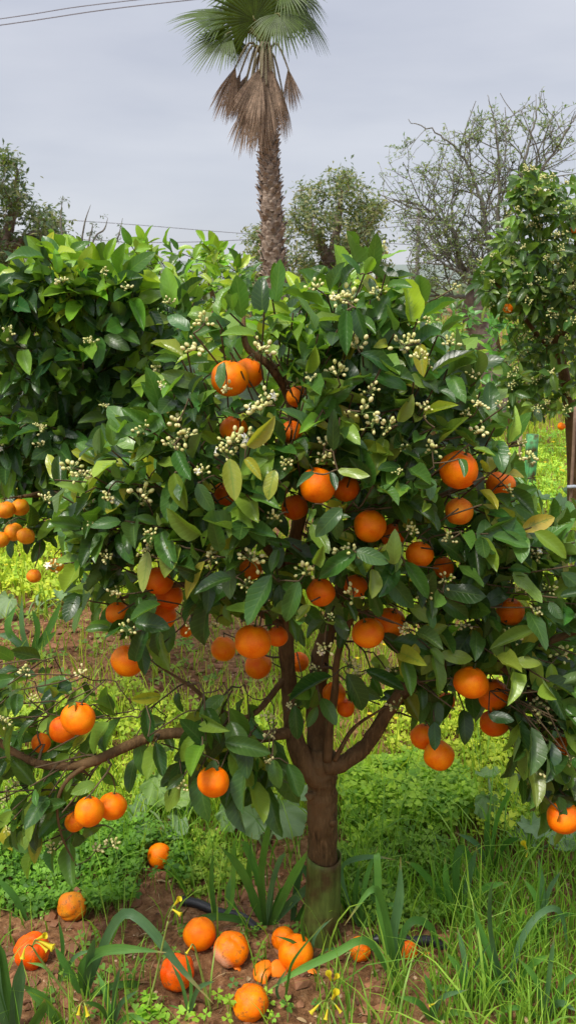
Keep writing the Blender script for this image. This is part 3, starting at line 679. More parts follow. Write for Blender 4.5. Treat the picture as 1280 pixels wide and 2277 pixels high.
RU = [p for p in R1 if p[1] < 1190] + []
RU = [(780, 620), (830, 600), (880, 680), (965, 775), (1050, 850), (1080, 910), (1120, 970), (1140, 1060), (1150, 1180), (800, 1190), (500, 1160), (150, 1180), (140, 1130), (150, 1070), (220, 1010), (310, 970), (390, 890), (410, 800), (460, 740), (560, 705), (690, 665)]
RLO = [(1150, 1180), (1120, 1250), (1080, 1400), (1000, 1440), (900, 1460), (760, 1400), (620, 1370), (480, 1370), (400, 1350), (320, 1430), (250, 1390), (200, 1320), (150, 1230), (150, 1180), (500, 1160), (800, 1190)]
fill(RU, 190, .0, .10, .082, PAL_MAIN, mind=38)
fill(RLO, 76, .0, .10, .084, PAL_MAIN, mind=40)
fill(RU, 82, .12, .40, .084, PAL_MAIN, mind=46)
fill(RLO, 30, .12, .35, .084, PAL_MAIN, (4, 7), mind=50)
fill(RU, 34, .4, .75, .086, PAL_MAIN, mind=60)
fill(R2, 62, -.06, .10, .086, PAL_MAIN, mind=44)
fill(R2, 22, .1, .35, .086, PAL_MAIN, mind=50)
fill([(1190, 1560), (1300, 1560), (1300, 1760), (1225, 1800), (1195, 1740)], 26, -.08, .1, .085, PAL_MAIN, (5, 8), mind=24, droop=.9, upb=.0)
fill(R3, 48, -.08, .15, .078, PAL_MAIN, (3, 6), mind=50, droop=.8)
fill([(60, 1730), (230, 1720), (240, 1790), (180, 1900), (80, 1900)], 9, -.12, .06, .08, PAL_MAIN, (3, 5), mind=36, droop=.9)
fill(R4, 16, -.08, .08, .105, PAL_MAIN, (4, 7), mind=40, droop=.9, upb=.1)
fill(R5, 12, -.04, .2, .085, PAL_MAIN, (3, 5), mind=50, droop=.7)
fill(R6, 6, -.1, .05, .095, PAL_MAIN, (3, 4), mind=40, droop=.9)
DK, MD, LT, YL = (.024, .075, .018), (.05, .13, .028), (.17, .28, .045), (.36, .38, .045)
HL = [  # base px, tip px, colour, width ratio, depth nudge
 (498, 806, 482, 858, MD, .5, -.04), (400, 1212, 356, 1280, (.2, .27, .04), .75, -.05), (330, 1225, 318, 1315, (.28, .36, .06), .4, -.05), (510, 1020, 522, 1112, (.26, .33, .04), .55, -.04), (545, 1020, 580, 1062, YL, .5, -.04),
 (612, 1045, 592, 1108, YL, .55, -.04), (550, 992, 612, 938, YL, .5, -.04), (388, 1052, 412, 1135, (.2, .28, .04), .55, -.03), (455, 1248, 392, 1330, YL, .35, -.05), (935, 765, 940, 835, (.34, .30, .03), .55, .0), (826, 1265, 828, 1330, (.24, .32, .05), .62, -.02),
 (988, 1440, 925, 1492, (.26, .36, .06), .55, -.04), (1195, 1465, 1190, 1545, (.25, .34, .05), .5, -.04), (1225, 1475, 1230, 1545, (.2, .3, .04), .5, -.04), (940, 925, 1015, 898, YL, .3, -.02), (1128, 985, 1160, 912, (.3, .42, .08), .3, -.02),
 (604, 1278, 552, 1388, MD, .48, -.05), (664, 1292, 634, 1388, MD, .46, -.05), (300, 1385, 372, 1392, DK, .62, -.05), (1080, 1240, 1022, 1328, MD, .5, -.05), (770, 690, 770, 790, MD, .42, -.03), (790, 685, 812, 760, DK, .5, -.03), (826, 605, 836, 520, MD, .42, -.02), (800, 610, 772, 560, MD, .4, 0),
 (800, 785, 898, 815, DK, .38, -.03), (740, 1002, 738, 918, DK, .36, -.04), (655, 1568, 662, 1650, DK, .5, -.03), (738, 1505, 638, 1550, DK, .36, -.03), (770, 1498, 822, 1592, DK, .5, -.05), (812, 1490, 898, 1532, DK, .4, -.05), (640, 1698, 666, 1772, MD, .6, -.05),
 (392, 1002, 425, 1068, MD, .55, -.04), (440, 1075, 470, 1140, MD, .55, -.03), (470, 1330, 425, 1450, DK, .5, -.04), (965, 1605, 968, 1668, DK, .6, -.07), (1240, 1770, 1256, 1842, MD, .5, -.12), (168, 1560, 150, 1605, (.12, .22, .04), .6, -.13), (478, 1690, 462, 1745, MD, .6, -.15), (400, 1690, 385, 1790, DK, .4, -.05),
 (345, 1650, 360, 1725, DK, .5, -.12), (325, 1570, 335, 1650, DK, .5, -.12), (500, 1650, 600, 1668, MD, .5, -.12), (545, 1640, 550, 1730, DK, .5, -.12), (450, 1650, 400, 1600, DK, .5, -.1), (690, 950, 640, 900, MD, .4, -.02), (760, 1130, 700, 1190, MD, .5, -.02), (735, 1130, 760, 1200, MD, .55, 0), (900, 1250, 955, 1330, MD, .45, -.04),
 (875, 1255, 880, 1190, LT, .5, -.03), (1190, 1400, 1090, 1440, LT, .35, -.06), (1180, 1350, 1270, 1410, MD, .45, -.06), (700, 1255, 720, 1210, LT, .5, -.03), (790, 1225, 862, 1245, MD, .55, -.04), (790, 1230, 700, 1280, MD, .5, -.04), (1085, 1590, 1140, 1600, DK, .6, -.03), (300, 1470, 315, 1400, DK, .5, -.05), (310, 1420, 322, 1500, DK, .5, -.06),
 (190, 1095, 130, 1070, LT, .4, -.02), (290, 950, 312, 985, LT, .35, -.02), (1120, 1050, 1140, 1000, MD, .5, -.03), (1020, 1020, 1030, 1062, MD, .6, -.06), (700, 1052, 660, 1075, MD, .4, -.06), (750, 1045, 820, 1058, (.22, .32, .05), .35, -.05), (735, 1050, 745, 1090, DK, .5, -.06)]
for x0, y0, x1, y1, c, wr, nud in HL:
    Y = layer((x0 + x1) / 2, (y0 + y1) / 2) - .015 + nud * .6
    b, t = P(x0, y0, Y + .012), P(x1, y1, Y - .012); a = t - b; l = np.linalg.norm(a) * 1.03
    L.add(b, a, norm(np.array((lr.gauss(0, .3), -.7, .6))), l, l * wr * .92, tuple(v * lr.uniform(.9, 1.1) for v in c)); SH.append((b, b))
tips = [b_ for a_, b_ in SH if b_[1] < 1.66 and np.linalg.norm(a_ - b_) > .01]; lr.shuffle(tips)
tips = [b_ for b_ in tips if not ((np.hypot(proj(b_)[0] - FA[:, 0], proj(b_)[1] - FA[:, 1]) < FA[:, 2] + 26).any())]
for b_ in tips[:50]: cluster(tree, b_ + np.array((lr.gauss(0, .012), -.012, lr.gauss(.004, .012))), lr.uniform(.45, .85), cr_)
leaf_parts(tree, L, M['leaf'], NEAR, 300)
m_ = MB(); tw = random.Random(9)
SHl = [(local(tree, a), local(tree, b)) for a, b in SH] + [(local(tree, p), None) for p in CLP] + [(local(tree, p), None) for p, R in MAIN_TOPS]
dm = np.array([np.linalg.norm(wood.p - a, axis=1).min() for a, b in SHl])
for k in np.argsort(dm):
    a, b = SHl[k]
    if b is None: wood.twig(m_, a, .0028, .0014, tw, 4, .4)
    else: wood.twig(m_, a, .0042, .0016, tw, 5, .55, end=b if np.linalg.norm(a - b) > .01 else None)
tag(m_.build('twigs', M['twig'], tree), kind='stuff')
print('main leaves', len(L.b))

# trunk sleeve
sl = empty('tree_guard', base); m_ = MB(); zt_ = P(717, 1902, TY)[2] - base[2]
a = np.linspace(math.pi / 2 + .05, 2.5 * math.pi - .05, 40); hs = np.linspace(.0, zt_, 14); V = []
for side, dr in ((0, 0), (1, -.0022)):
    for hh in hs:
        t = hh / zt_; R = .0392 + dr + .003 * (1 - t) ** 2; cx, cy = -.0075 * (1 - t) ** 1.5, -.002
        for q_ in a: V.append((cx + R * math.cos(q_) * (1.03 + .02 * math.sin(5 * t)), cy + R * math.sin(q_), hh + .004 * math.sin(q_ * 2 + 1) * (t > .99)))
nn_ = 40; i = np.arange(13)[:, None] * nn_; j = np.arange(39)[None]; f1 = np.stack((i + j, i + j + 1, i + j + 1 + nn_, i + j + nn_), -1).reshape(-1, 4)
o2 = 14 * nn_; f2 = f1[:, ::-1] + o2; jj = np.arange(39); f3 = np.stack((13 * nn_ + jj, 13 * nn_ + jj + 1, o2 + 13 * nn_ + jj + 1, o2 + 13 * nn_ + jj), -1)
m_.add(V, [f1, f2, f3], (.155, .21, .05)); m_.build('sleeve', M['sleeve'], sl)
tag(sl, 'olive green plastic tree guard sleeve around the foot of the orange tree trunk', 'tree guard')

# ------------------------------------------------------------------ neighbouring orange trees
def bg_tree(name, label, base_px, Yc, limbs, regions, size, T, keep, bloom, cat='orange tree', group='orange trees in the orchard', matl='leaf', seed=1, gaps=(), restT=None, upb=.4, feats=()):
    b0 = P(base_px[0], 700, Yc); b0[2] = hgt(b0[0], b0[1]) - .02; root = empty(name, b0); tag(root, label, cat, group)
    r = random.Random(seed); rng = np.random.default_rng(seed); wd = Wood(); mt = MB(); first = True
    for pts, rad in limbs:
        q = [local(root, P(x, y, Y)) for x, y, Y in pts]
        if first: q[0] = np.array((q[0][0], q[0][1], 0.0))
        m1 = MB(); wd.limb(m1, q, rad, 8, len(q) * 5); m1.build('trunk' if first else 'limb', M['bark'], root); first = False
    LL = Leaves(); sh = []; fa = np.array(feats) if len(feats) else np.zeros((0, 4))
    def rej(b, a, nn, l, w):
        pts = np.stack((b, b + norm(a) * l * .5, b + norm(a) * l)); u, v, d = proj(pts)
        if len(fa) and ((np.hypot(u[:, None] - fa[:, 0], v[:, None] - fa[:, 1]) < fa[:, 2]) & (d[:, None] < fa[:, 3] + .05)).any(): return True
        return any(inpoly(u, v, g).any() for g in gaps)
    for poly, n, Y0, Y1, pal, mind in regions:
        cx, cy = np.mean([p[0] for p in poly]), np.mean([p[1] for p in poly]); cen = P(cx, cy, (Y0 + Y1) / 2 + .2)
        for px, py in sample_poly(poly, n, rng, mind):
            Y = Y0 + (Y1 - Y0) * r.random() ** 1.6; p = P(px, py, Y); d = norm(norm(p - cen) + np.array((0, -.3, upb)) + np.array([r.gauss(0, .3) for _ in range(3)]))
            ln = r.uniform(.08, .15); before = len(LL.b)
            shoot(LL, r, p - d * ln * .7, d, r.randint(6, 9), ln, size * r.uniform(.85, 1.1), pal, rej, .5)
            if len(LL.b) > before: sh.append((local(root, p - d * ln * .7), local(root, p + d * ln * .3), p + d * ln * .3))
    leaf_parts(root, LL, M[matl], T, keep, restT=restT)
    if sh:
        dm = np.array([np.linalg.norm(wd.p - a, axis=1).min() for a, b, c in sh])
        for k in np.argsort(dm): wd.twig(mt, sh[k][0], .006, .002, r, 4, 1.2, end=sh[k][1])
        tag(mt.build('twigs', M['twig'], root), kind='stuff')
    if bloom:
        cand = [c for a, b, c in sh]; r.shuffle(cand); cand.sort(key=lambda c: c[1])
        for c in cand[:bloom]:
            cluster(root, c + np.array((r.gauss(0, .02), -.03, r.gauss(.01, .02))), r.uniform(.65, 1.25), r)
    return root, LL, wd
LEFT_OR = [('small orange at left edge under the dark tree, upper one of its clump', 14, 1134, 21, 'g'), ('orange right of the upper one in the clump under the dark left tree', 46, 1128, 20, 'g'), ('orange low in the clump at left edge, left one of the lower two', 32, 1183, 21, 'g'), ('orange low in the clump at left edge, right one of the lower two', 58, 1192, 20, 'g'),
           ('orange cut by the left picture edge below the clump', 4, 1200, 18, 'g'), ('lone small orange lowest of those on the dark left tree', 76, 1281, 16, 'y'), ('left one of a close pair of small oranges behind a leaf, far left', 125, 1256, 18, 'g'), ('right one of a close pair of small oranges behind a leaf, far left', 150, 1238, 15, 'g'), ('single small orange above the close pair at far left', 146, 1180, 16, 'd')]
LF = []
for k, (lab, px, py, r, tone) in enumerate(LEFT_OR):
    Y = 2.75 + .03 * (k % 3); orange(lab, px, py, r, Y, tone, 'oranges on the dark orange tree at left', seed=300 + k); LF.append((px, py, r * .9, proj(P(px, py, Y))[2]))
LTOPS = list(TOPS); TOPS.clear()
RA = [(-20, 655), (60, 625), (140, 600), (240, 615), (330, 655), (420, 690), (420, 760), (390, 900), (320, 960), (220, 1000), (130, 1030), (90, 1070), (-20, 1060)]
RTOP = [(30, 625), (100, 590), (140, 566), (200, 590), (260, 612), (330, 642), (300, 676), (100, 668), (-20, 674), (-20, 650)]
left_tree, LL_, lw = bg_tree('orange_tree', 'dark leaved wide orange tree behind at left, lime shoots on top', (-150, 0), 3.2,
    [([(-150, 1330, 3.2), (-140, 1200, 3.2), (-60, 1080, 3.15), (60, 1010, 3.15), (190, 1000, 3.1)], [.06, .05, .04, .03, .02]), ([(60, 1010, 3.15), (120, 980, 3.05), (60, 850, 2.95), (20, 700, 2.95)], [.03, .022, .015, .006]), ([(60, 1010, 3.15), (210, 950, 3.05), (160, 800, 2.95), (150, 600, 2.95)], [.03, .022, .014, .005]), ([(60, 1010, 3.15), (290, 980, 3.05), (340, 820, 3.0), (330, 660, 3.0)], [.03, .02, .013, .005]), ([(60, 1010, 3.15), (120, 1090, 2.95), (80, 1100, 2.82), (40, 1105, 2.8)], [.02, .014, .009, .004])],
    [(RA, 150, 2.62, 3.05, PAL_LEFT, 36), (RA, 90, 3.1, 3.6, PAL_LEFT, 40), (RTOP, 46, 2.65, 3.2, PAL_NEW, 16), ([(-10, 1090), (160, 1090), (200, 1160), (160, 1200), (-10, 1180)], 12, 2.8, 3.0, PAL_LEFT, 20)],
    .092, NEAR, 300, 16, seed=21, feats=LF)
m_ = MB(); tr_ = random.Random(4)
for p, R in LTOPS:
    m_ = MB(); lw.twig(m_, local(left_tree, p), .004, .002, tr_, 4, 1.0); m_.build('fruit_stalk', M['twig'], left_tree)

RB = [(260, 640), (300, 530), (400, 545), (475, 540), (560, 600), (620, 650), (720, 640), (880, 640), (1060, 760), (1080, 900), (900, 860), (600, 860), (300, 800)]
bg_tree('orange_tree', 'lime green leafy orange tree behind the main crown, left of the palm', (480, 0), 4.7,
    [([(480, 1200, 4.7), (480, 1050, 4.7), (475, 950, 4.7)], [.06, .05, .045]), ([(475, 960, 4.7), (400, 800, 4.7), (350, 600, 4.6)], [.03, .02, .008]), ([(475, 960, 4.7), (490, 780, 4.6), (460, 590, 4.6)], [.03, .02, .008]), ([(475, 960, 4.7), (640, 800, 4.7), (760, 680, 4.7)], [.03, .02, .008])],
    [(RB, 170, 4.2, 5.0, PAL_NEW, 22), ([(275, 620), (310, 530), (330, 540), (330, 620)], 6, 4.4, 4.7, PAL_NEW, 10), ([(440, 600), (480, 540), (495, 600)], 5, 4.4, 4.7, PAL_NEW, 10)],
    .085, NEAR, 300, 0, seed=33, restT=MID)
RR = [(1062, 620), (1095, 575), (1130, 500), (1150, 420), (1162, 390), (1195, 420), (1225, 410), (1300, 430), (1310, 700), (1130, 700), (1075, 670)]
RR2 = [(1130, 700), (1310, 700), (1310, 900), (1260, 920), (1180, 920), (1120, 880), (1150, 780)]
right_feats = []
for k, (lab, px, py, r) in enumerate((('small orange near the top right edge of the blossoming tree', 1275, 510, 9), ('small orange among drooping leaves of the blossoming tree at right', 1128, 686, 11), ('tiny orange low by the stake of the blossoming tree at right', 1247, 948, 9))):
    orange(lab, px, py, r, 4.55, 'n', 'oranges on the blossoming tree at right', seed=500 + k); right_feats.append((px, py, r, proj(P(px, py, 4.55))[2]))
RTOPS = list(TOPS); TOPS.clear()
right_tree, RL_, rw = bg_tree('orange_tree', 'tall slender orange tree thick with pale blossom at the right edge', (1272, 0), 4.9,
    [([(1276, 1260, 4.9), (1272, 1000, 4.9), (1262, 880, 4.9), (1240, 780, 4.9)], [.045, .035, .03, .026]), ([(1240, 790, 4.9), (1215, 680, 4.85), (1196, 560, 4.8), (1175, 420, 4.8)], [.025, .02, .014, .006]), ([(1240, 790, 4.9), (1190, 740, 4.8), (1130, 660, 4.7), (1090, 620, 4.7)], [.018, .013, .009, .004]), ([(1240, 780, 4.9), (1270, 640, 4.8), (1285, 480, 4.8)], [.018, .012, .005])],
    [(RR, 112, 4.5, 5.0, PAL_RIGHT, 18), (RR, 26, 5.0, 5.3, PAL_RIGHT, 20), (RR2, 64, 4.55, 5.1, PAL_RIGHT, 18), ([(1145, 440), (1160, 365), (1180, 400), (1225, 385), (1245, 440)], 10, 4.6, 4.9, PAL_RIGHT, 12)], .085, NEAR, 300, 190, seed=44, restT=MID, feats=right_feats)
m_ = MB()
for p, R in RTOPS:
    m_ = MB(); rw.twig(m_, local(right_tree, p), .004, .002, tr_, 4, 1.0); m_.build('fruit_stalk', M['twig'], right_tree)

# shrubby citrus farther back
bg_tree('orange_tree', 'bright green bushy citrus tree between the bare tree trunk and right tree', (1140, 0), 8.2,
    [([(1140, 980, 8.2), (1140, 900, 8.2), (1138, 840, 8.2)], [.06, .05, .04]), ([(1138, 850, 8.2), (1110, 780, 8.2), (1100, 720, 8.2)], [.03, .02, .01])],
    [([(1085, 690), (1180, 680), (1220, 760), (1210, 880), (1085, 860)], 46, 7.9, 8.6, [(1, (.05, .16, .02), (.10, .28, .03))], 14)], .10, MID, 120, 0, seed=55, restT=FAR)
bg_tree('orange_tree', 'low green citrus tree showing behind the gap left of the bare trunk', (960, 0), 8.6,
    [([(960, 960, 8.6), (960, 850, 8.6), (958, 800, 8.6)], [.06, .05, .04]), ([(958, 810, 8.6), (930, 740, 8.6), (920, 690, 8.6)], [.03, .02, .01])],
    [([(890, 690), (960, 680), (1050, 680), (1060, 860), (890, 860)], 46, 8.3, 9.0, [(1, (.05, .15, .02), (.10, .25, .03))], 14)], .10, MID, 60, 0, seed=56, restT=FAR)

# ------------------------------------------------------------------ bare tree, far trees
def twig_tree(name, label, base_px, Yc, limbs, poly, n, r0, r1, leafn, leafsize, pal, cat, seed, depth=1.2, barkm='grey_bark', group=None, cl=.2, sub=None, T=FAR):
    b0 = G(*base_px) if base_px[1] > HORIZON + 5 else P(base_px[0], 700, Yc); b0[2] = 0
    b0 = np.array((P(base_px[0], base_px[1], Yc)[0], Yc, 0.0)); root = empty(name, b0); tag(root, label, cat, group)
    r = random.Random(seed); rng = np.random.default_rng(seed); wd = Wood(); first = True
    for pts, rad in limbs:
        q = [local(root, P(x, y, Y)) for x, y, Y in pts]
        if first: q[0][2] = 0
        m1 = MB(); wd.limb(m1, q, rad, 9, len(q) * 6, .2); m1.build('trunk' if first else 'limb', M[barkm], root); first = False
    att = []
    for px, py in sample_poly(poly, n, rng): att.append(local(root, P(px, py, Yc + rng.uniform(-depth, depth))))
    att = np.array(att); mt = MB(); LL = Leaves(); todo = list(range(len(att)))
    dist = np.array([np.linalg.norm(wd.p - a, axis=1).min() for a in att])
    for k in np.argsort(dist):
        s0 = len(wd.p); wd.twig(mt, att[k], r0, r1, r, 4, 9, sag=.25, npt=6); new = wd.p[s0:]
        for _ in range(leafn):
            if len(new) == 0: break
            p = new[r.randrange(len(new))] + np.array([r.gauss(0, cl * .25) for _ in range(3)]) * (1 if cl else 0)
            a = norm(np.array((r.gauss(0, 1), r.gauss(0, 1), r.gauss(.1, .8)))); LL.add(p, a, np.array((r.gauss(0, .6), -.4, .8)), leafsize * r.uniform(.6, 1.3), leafsize * r.uniform(.35, .6), pick_colour(r, pal))
    tag(mt.build('twigs', M[barkm], root), kind='stuff')
    if LL.b:
        b, x, a, nn, l, w, c = LL.arrays(); m2 = MB()
        for q_, t in enumerate(T): bake(m2, t, b[q_::len(T)], x[q_::len(T)], a[q_::len(T)], nn[q_::len(T)], l[q_::len(T)], w[q_::len(T)], c[q_::len(T)])
        tag(m2.build('crown', M['far_leaf'], root), kind='stuff')
    return root
YB = 9.8
OLIVE = [(.6, (.08, .14, .045), (.14, .2, .06)), (.4, (.17, .23, .06), (.27, .30, .09))]
def bare_tree(label, Yc, limbs, poly, seed):
    b0 = np.array((P(limbs[0][0][0][0], 900, Yc)[0], Yc, 0.0)); root = empty('bare_tree', b0); tag(root, label, 'bare tree'); r = random.Random(seed); first = True; mt = MB(); LL = Leaves()
    def sprout(p, d, ln, rad, level):
        pts = [p]; d = norm(d)
        for k in range(5):
            d = norm(d + np.array((r.gauss(0, .16), r.gauss(0, .10), r.gauss(.035, .13)))); pts.append(pts[-1] + d * ln / 5)
        u, v, _ = proj(np.array(pts[3:]) + b0)
        if not inpoly(u, v, poly).all(): return
        tube(mt, pts, np.linspace(rad, rad * .5, 6), 4 if level else 5, cap=False)
        if level >= 1:
            for _ in range(6):
                q_ = pts[r.randrange(1, 6)]; LL.add(q_, np.array((r.gauss(0, 1), r.gauss(0, 1), r.gauss(.4, .7))), np.array((r.gauss(0, .6), -.4, .8)), r.uniform(.025, .06), r.uniform(.014, .024), pick_colour(r, OLIVE))
        if level < 2:
            for k in range(4 if level == 0 else 2):
                i_ = r.randrange(1, 6); ax = np.array((r.gauss(0, 1), r.gauss(0, .6), r.gauss(0, 1))); ax = norm(ax - d * np.dot(ax, d)); al = math.radians(r.uniform(28, 62))
                sprout(pts[i_], d * math.cos(al) + ax * math.sin(al), ln * r.uniform(.45, .72), max(.0022, rad * .6), level + 1)
    for pts, rad in limbs:
        q = [local(root, P(x, y, Y)) for x, y, Y in pts]
        if first: q[0][2] = 0
        m1 = MB(); n = len(q) * 7; c = catmull(q, n) + np.array([(r.gauss(0, .008), r.gauss(0, .008), r.gauss(0, .008)) for _ in range(n)]) * (0 if first else 1); rr_ = np.interp(np.linspace(0, 1, n), np.linspace(0, 1, len(rad)), rad); tube(m1, c, rr_, 9, rough=.22); m1.build('trunk' if first else 'limb', M['grey_bark' if first else 'pale_twig'], root)
        if not first:
            for k in [q_ for q_ in range(3, n) if r.random() < .85]:
                for _ in range(1):
                    tg = norm(c[min(n - 1, k + 1)] - c[k - 1]); ax = np.array((r.gauss(0, 1), r.gauss(0, .6), r.gauss(.25, 1))); ax = norm(ax - tg * np.dot(ax, tg)); al = math.radians(r.uniform(25, 75))
                    sprout(c[k], tg * math.cos(al) + ax * math.sin(al), r.uniform(.3, .75), min(.0085, rr_[k] * .6), 0)
        first = False
    tag(mt.build('twigs', M['pale_twig'], root), kind='stuff'); b, x, a, nn, l, w, c = LL.arrays(); m2 = MB()
    for q_, t in enumerate(FAR): bake(m2, t, b[q_::4], x[q_::4], a[q_::4], nn[q_::4], l[q_::4], w[q_::4], c[q_::4])
    tag(m2.build('leaflets', M['far_leaf'], root), kind='stuff'); print('bare leaflets', len(b))
bare_tree('nearly leafless tree with dark trunk and arching twiggy limbs against the sky', YB,
    [([(1135, 935, YB), (1112, 860, YB), (1085, 790, YB), (1062, 730, YB), (1052, 690, YB), (1062, 640, YB)], [.22, .17, .14, .13, .125, .10]),
     ([(1060, 650, YB), (1035, 610, YB), (1018, 570, YB), (1008, 520, YB), (985, 490, YB), (950, 465, YB), (900, 448, YB), (850, 452, YB)], [0.0345, 0.0277, 0.0232, 0.0195, 0.0158, 0.0120, 0.0090, 0.0045]),
     ([(1052, 680, YB), (1030, 660, YB), (985, 657, YB), (930, 660, YB), (890, 664, YB)], [0.0255, 0.0210, 0.0165, 0.0105, 0.0045]),
     ([(1058, 650, YB), (1030, 612, YB - .2), (990, 590, YB - .3), (965, 570, YB - .3)], [0.0277, 0.0210, 0.0142, 0.0053]),
     ([(1064, 650, YB), (1085, 600, YB + .1), (1110, 520, YB + .1), (1150, 420, YB + .2), (1180, 300, YB + .2), (1205, 200, YB + .2)], [0.0375, 0.0300, 0.0255, 0.0188, 0.0112, 0.0037]),
     ([(1090, 590, YB), (1075, 480, YB), (1040, 370, YB), (990, 310, YB), (905, 265, YB)], [0.0232, 0.0188, 0.0142, 0.0090, 0.0030]),
     ([(1105, 530, YB), (1110, 400, YB), (1100, 280, YB), (1080, 210, YB)], [0.0210, 0.0142, 0.0083, 0.0030]),
     ([(1140, 440, YB), (1200, 380, YB), (1260, 290, YB), (1290, 230, YB)], [0.0188, 0.0142, 0.0090, 0.0037])],
    [(828, 380), (860, 330), (900, 260), (935, 260), (960, 300), (1010, 255), (1030, 290), (1060, 205), (1110, 205), (1150, 240), (1205, 195), (1230, 240), (1300, 215), (1300, 560), (1080, 560), (1060, 640), (900, 650), (880, 540), (850, 480)], 61)
YF = 24.0
twig_tree('olive_tree', 'grey green bushy tree behind the palm trunk, right of it', (740, 660), YF,
    [([(740, 680, YF), (738, 620, YF), (735, 580, YF)], [.3, .26, .22]), ([(735, 590, YF), (700, 520, YF), (680, 470, YF)], [.16, .1, .04]), ([(735, 590, YF), (750, 500, YF), (760, 420, YF)], [.16, .1, .04]), ([(735, 590, YF), (800, 520, YF), (830, 450, YF)], [.15, .1, .04])],
    [(525, 560), (550, 520), (590, 500), (640, 470), (660, 420), (700, 400), (740, 385), (800, 385), (830, 420), (860, 470), (880, 560), (860, 640), (540, 640)], 230, .03, .01, 44, .14, [(.55, (.06, .095, .04), (.11, .15, .06)), (.45, (.17, .18, .07), (.27, .25, .10))], 'tree', 62, 1.6, group='trees far behind the orchard', cl=.5)
twig_tree('olive_tree', 'dark green tree with loose branches at the upper left edge', (10, 660), 17.0,
    [([(10, 680, 17.), (8, 600, 17.), (5, 540, 17.)], [.25, .2, .18]), ([(5, 560, 17.), (30, 470, 17.), (40, 380, 17.)], [.12, .08, .03]), ([(5, 560, 17.), (60, 530, 17.), (130, 500, 17.)], [.12, .07, .03]), ([(5, 560, 17.), (-30, 450, 17.), (-40, 360, 17.)], [.12, .08, .03])],
    [(-120, 330), (-20, 325), (35, 335), (60, 370), (62, 420), (75, 460), (110, 480), (155, 500), (150, 560), (60, 600), (-120, 620)], 180, .025, .008, 42, .12, [(.6, (.035, .065, .03), (.07, .11, .04)), (.4, (.10, .12, .05), (.17, .17, .07))], 'tree', 63, 1.4, group='trees far behind the orchard', cl=.42)
# young bare shoots left of the lime tree
YS = 7.5
twig_tree('bare_sapling', 'thin leafless sapling of upright knobbly shoots behind the left orange tree', (190, 1000), YS,
    [([(190, 1000, YS), (190, 800, YS), (188, 680, YS)], [0.0310, 0.0279, 0.0074]), ([(188, 690, YS), (182, 560, YS), (188, 500, YS), (202, 455, YS)], [0.0087, 0.0074, 0.0068, 0.0015]), ([(188, 700, YS), (195, 560, YS), (205, 510, YS), (206, 495, YS)], [0.0074, 0.0068, 0.0056, 0.0013]),
     ([(188, 700, YS), (205, 545, YS), (232, 510, YS), (240, 485, YS)], [0.0081, 0.0068, 0.0068, 0.0015]), ([(188, 700, YS), (240, 570, YS), (262, 530, YS), (273, 485, YS)], [0.0081, 0.0074, 0.0068, 0.0015]), ([(188, 700, YS), (150, 560, YS), (136, 500, YS), (140, 435, YS)], [0.0087, 0.0081, 0.0074, 0.0015])],
    [(125, 440), (150, 440), (160, 560), (200, 470), (245, 490), (240, 560), (275, 490), (270, 560), (180, 600), (120, 600)], 60, .004, .0022, 6, .026, [(1, (.06, .09, .06), (.12, .15, .10))], 'bare tree', 64, .12, barkm='pale_twig', cl=.04)
# treeline by the horizon
m_ = MB(); tl = np.random.default_rng(8); LL = Leaves(); r8 = random.Random(8)
for k in range(5200):
    x = r8.uniform(-34, 34); y = r8.uniform(48, 62); top = 1.0 + 2.6 * float(vnoise(x, 0, .22, 2, 7)) * (1 if abs(x) > 0 else 1)
    z = top * r8.random() ** .7
    LL.add(np.array((x, y, z)), np.array((r8.gauss(0, 1), r8.gauss(0, 1), r8.gauss(.2, .7))), np.array((0, -.5, .8)), .7 * r8.uniform(.6, 1.3), .5, pick_colour(r8, [(1, (.07, .11, .05), (.16, .19, .09))]))
b, x, a, nn, l, w, c = LL.arrays(); bake(m_, FAR[0], b, x, a, nn, l, w, c)
tag(m_.build('treeline', M['far_leaf']), kind='stuff')

# ------------------------------------------------------------------ palm
PY = 12.0
pb = P(606, 690, PY); pb[2] = 0; palm = empty('palm_tree', pb)
tag(palm, 'tall fan palm with skirt of dead brown fronds on scaly trunk', 'palm tree')
path = [local(palm, P(x, y, PY)) for x, y in ((612, 690), (608, 600), (602, 450), (597, 330), (593, 220), (590, 130), (589, 95))]; path = [np.array((.02, 0, 0))] + path
m_ = MB(); q = catmull(path, 60); rp = np.interp(q[:, 2], [0, 1.5, 2.5, 3.3, 3.9, 4.6], [.19, .126, .112, .098, .083, .06])
tube(m_, q, rp, 20, rough=.08); trunk_o = m_.build('trunk', M['palm_bark'], palm)
mbb = MB()   # one old leaf base
V = []; nU, nT = 5, 4
for t in np.linspace(0, 1, nT):
    for u in np.linspace(-1, 1, nU):
        wv = .085 * (1 - .55 * t); V.append((u * wv, -.012 - .05 * t * t - .02 * (1 - u * u) - .012 * t, -.055 + .135 * t + .02 * (1 - abs(u)) * t))
V2 = [(v[0] * .9, v[1] + .03, v[2] - .006) for v in V]; ii = [(s * nU + k, s * nU + k + 1, (s + 1) * nU + k + 1, (s + 1) * nU + k) for s in range(nT - 1) for k in range(nU - 1)]
off = nU * nT; edge = [((nT - 1) * nU + k, (nT - 1) * nU + k + 1, off + (nT - 1) * nU + k + 1, off + (nT - 1) * nU + k) for k in range(nU - 1)]
mbb.add(V + V2, [np.array(ii), np.array(ii)[:, ::-1] + off, np.array(edge)]); bootm = mbb.mesh('leaf_base', [M['palm_bark']])
rpal = random.Random(2); cnt = 0
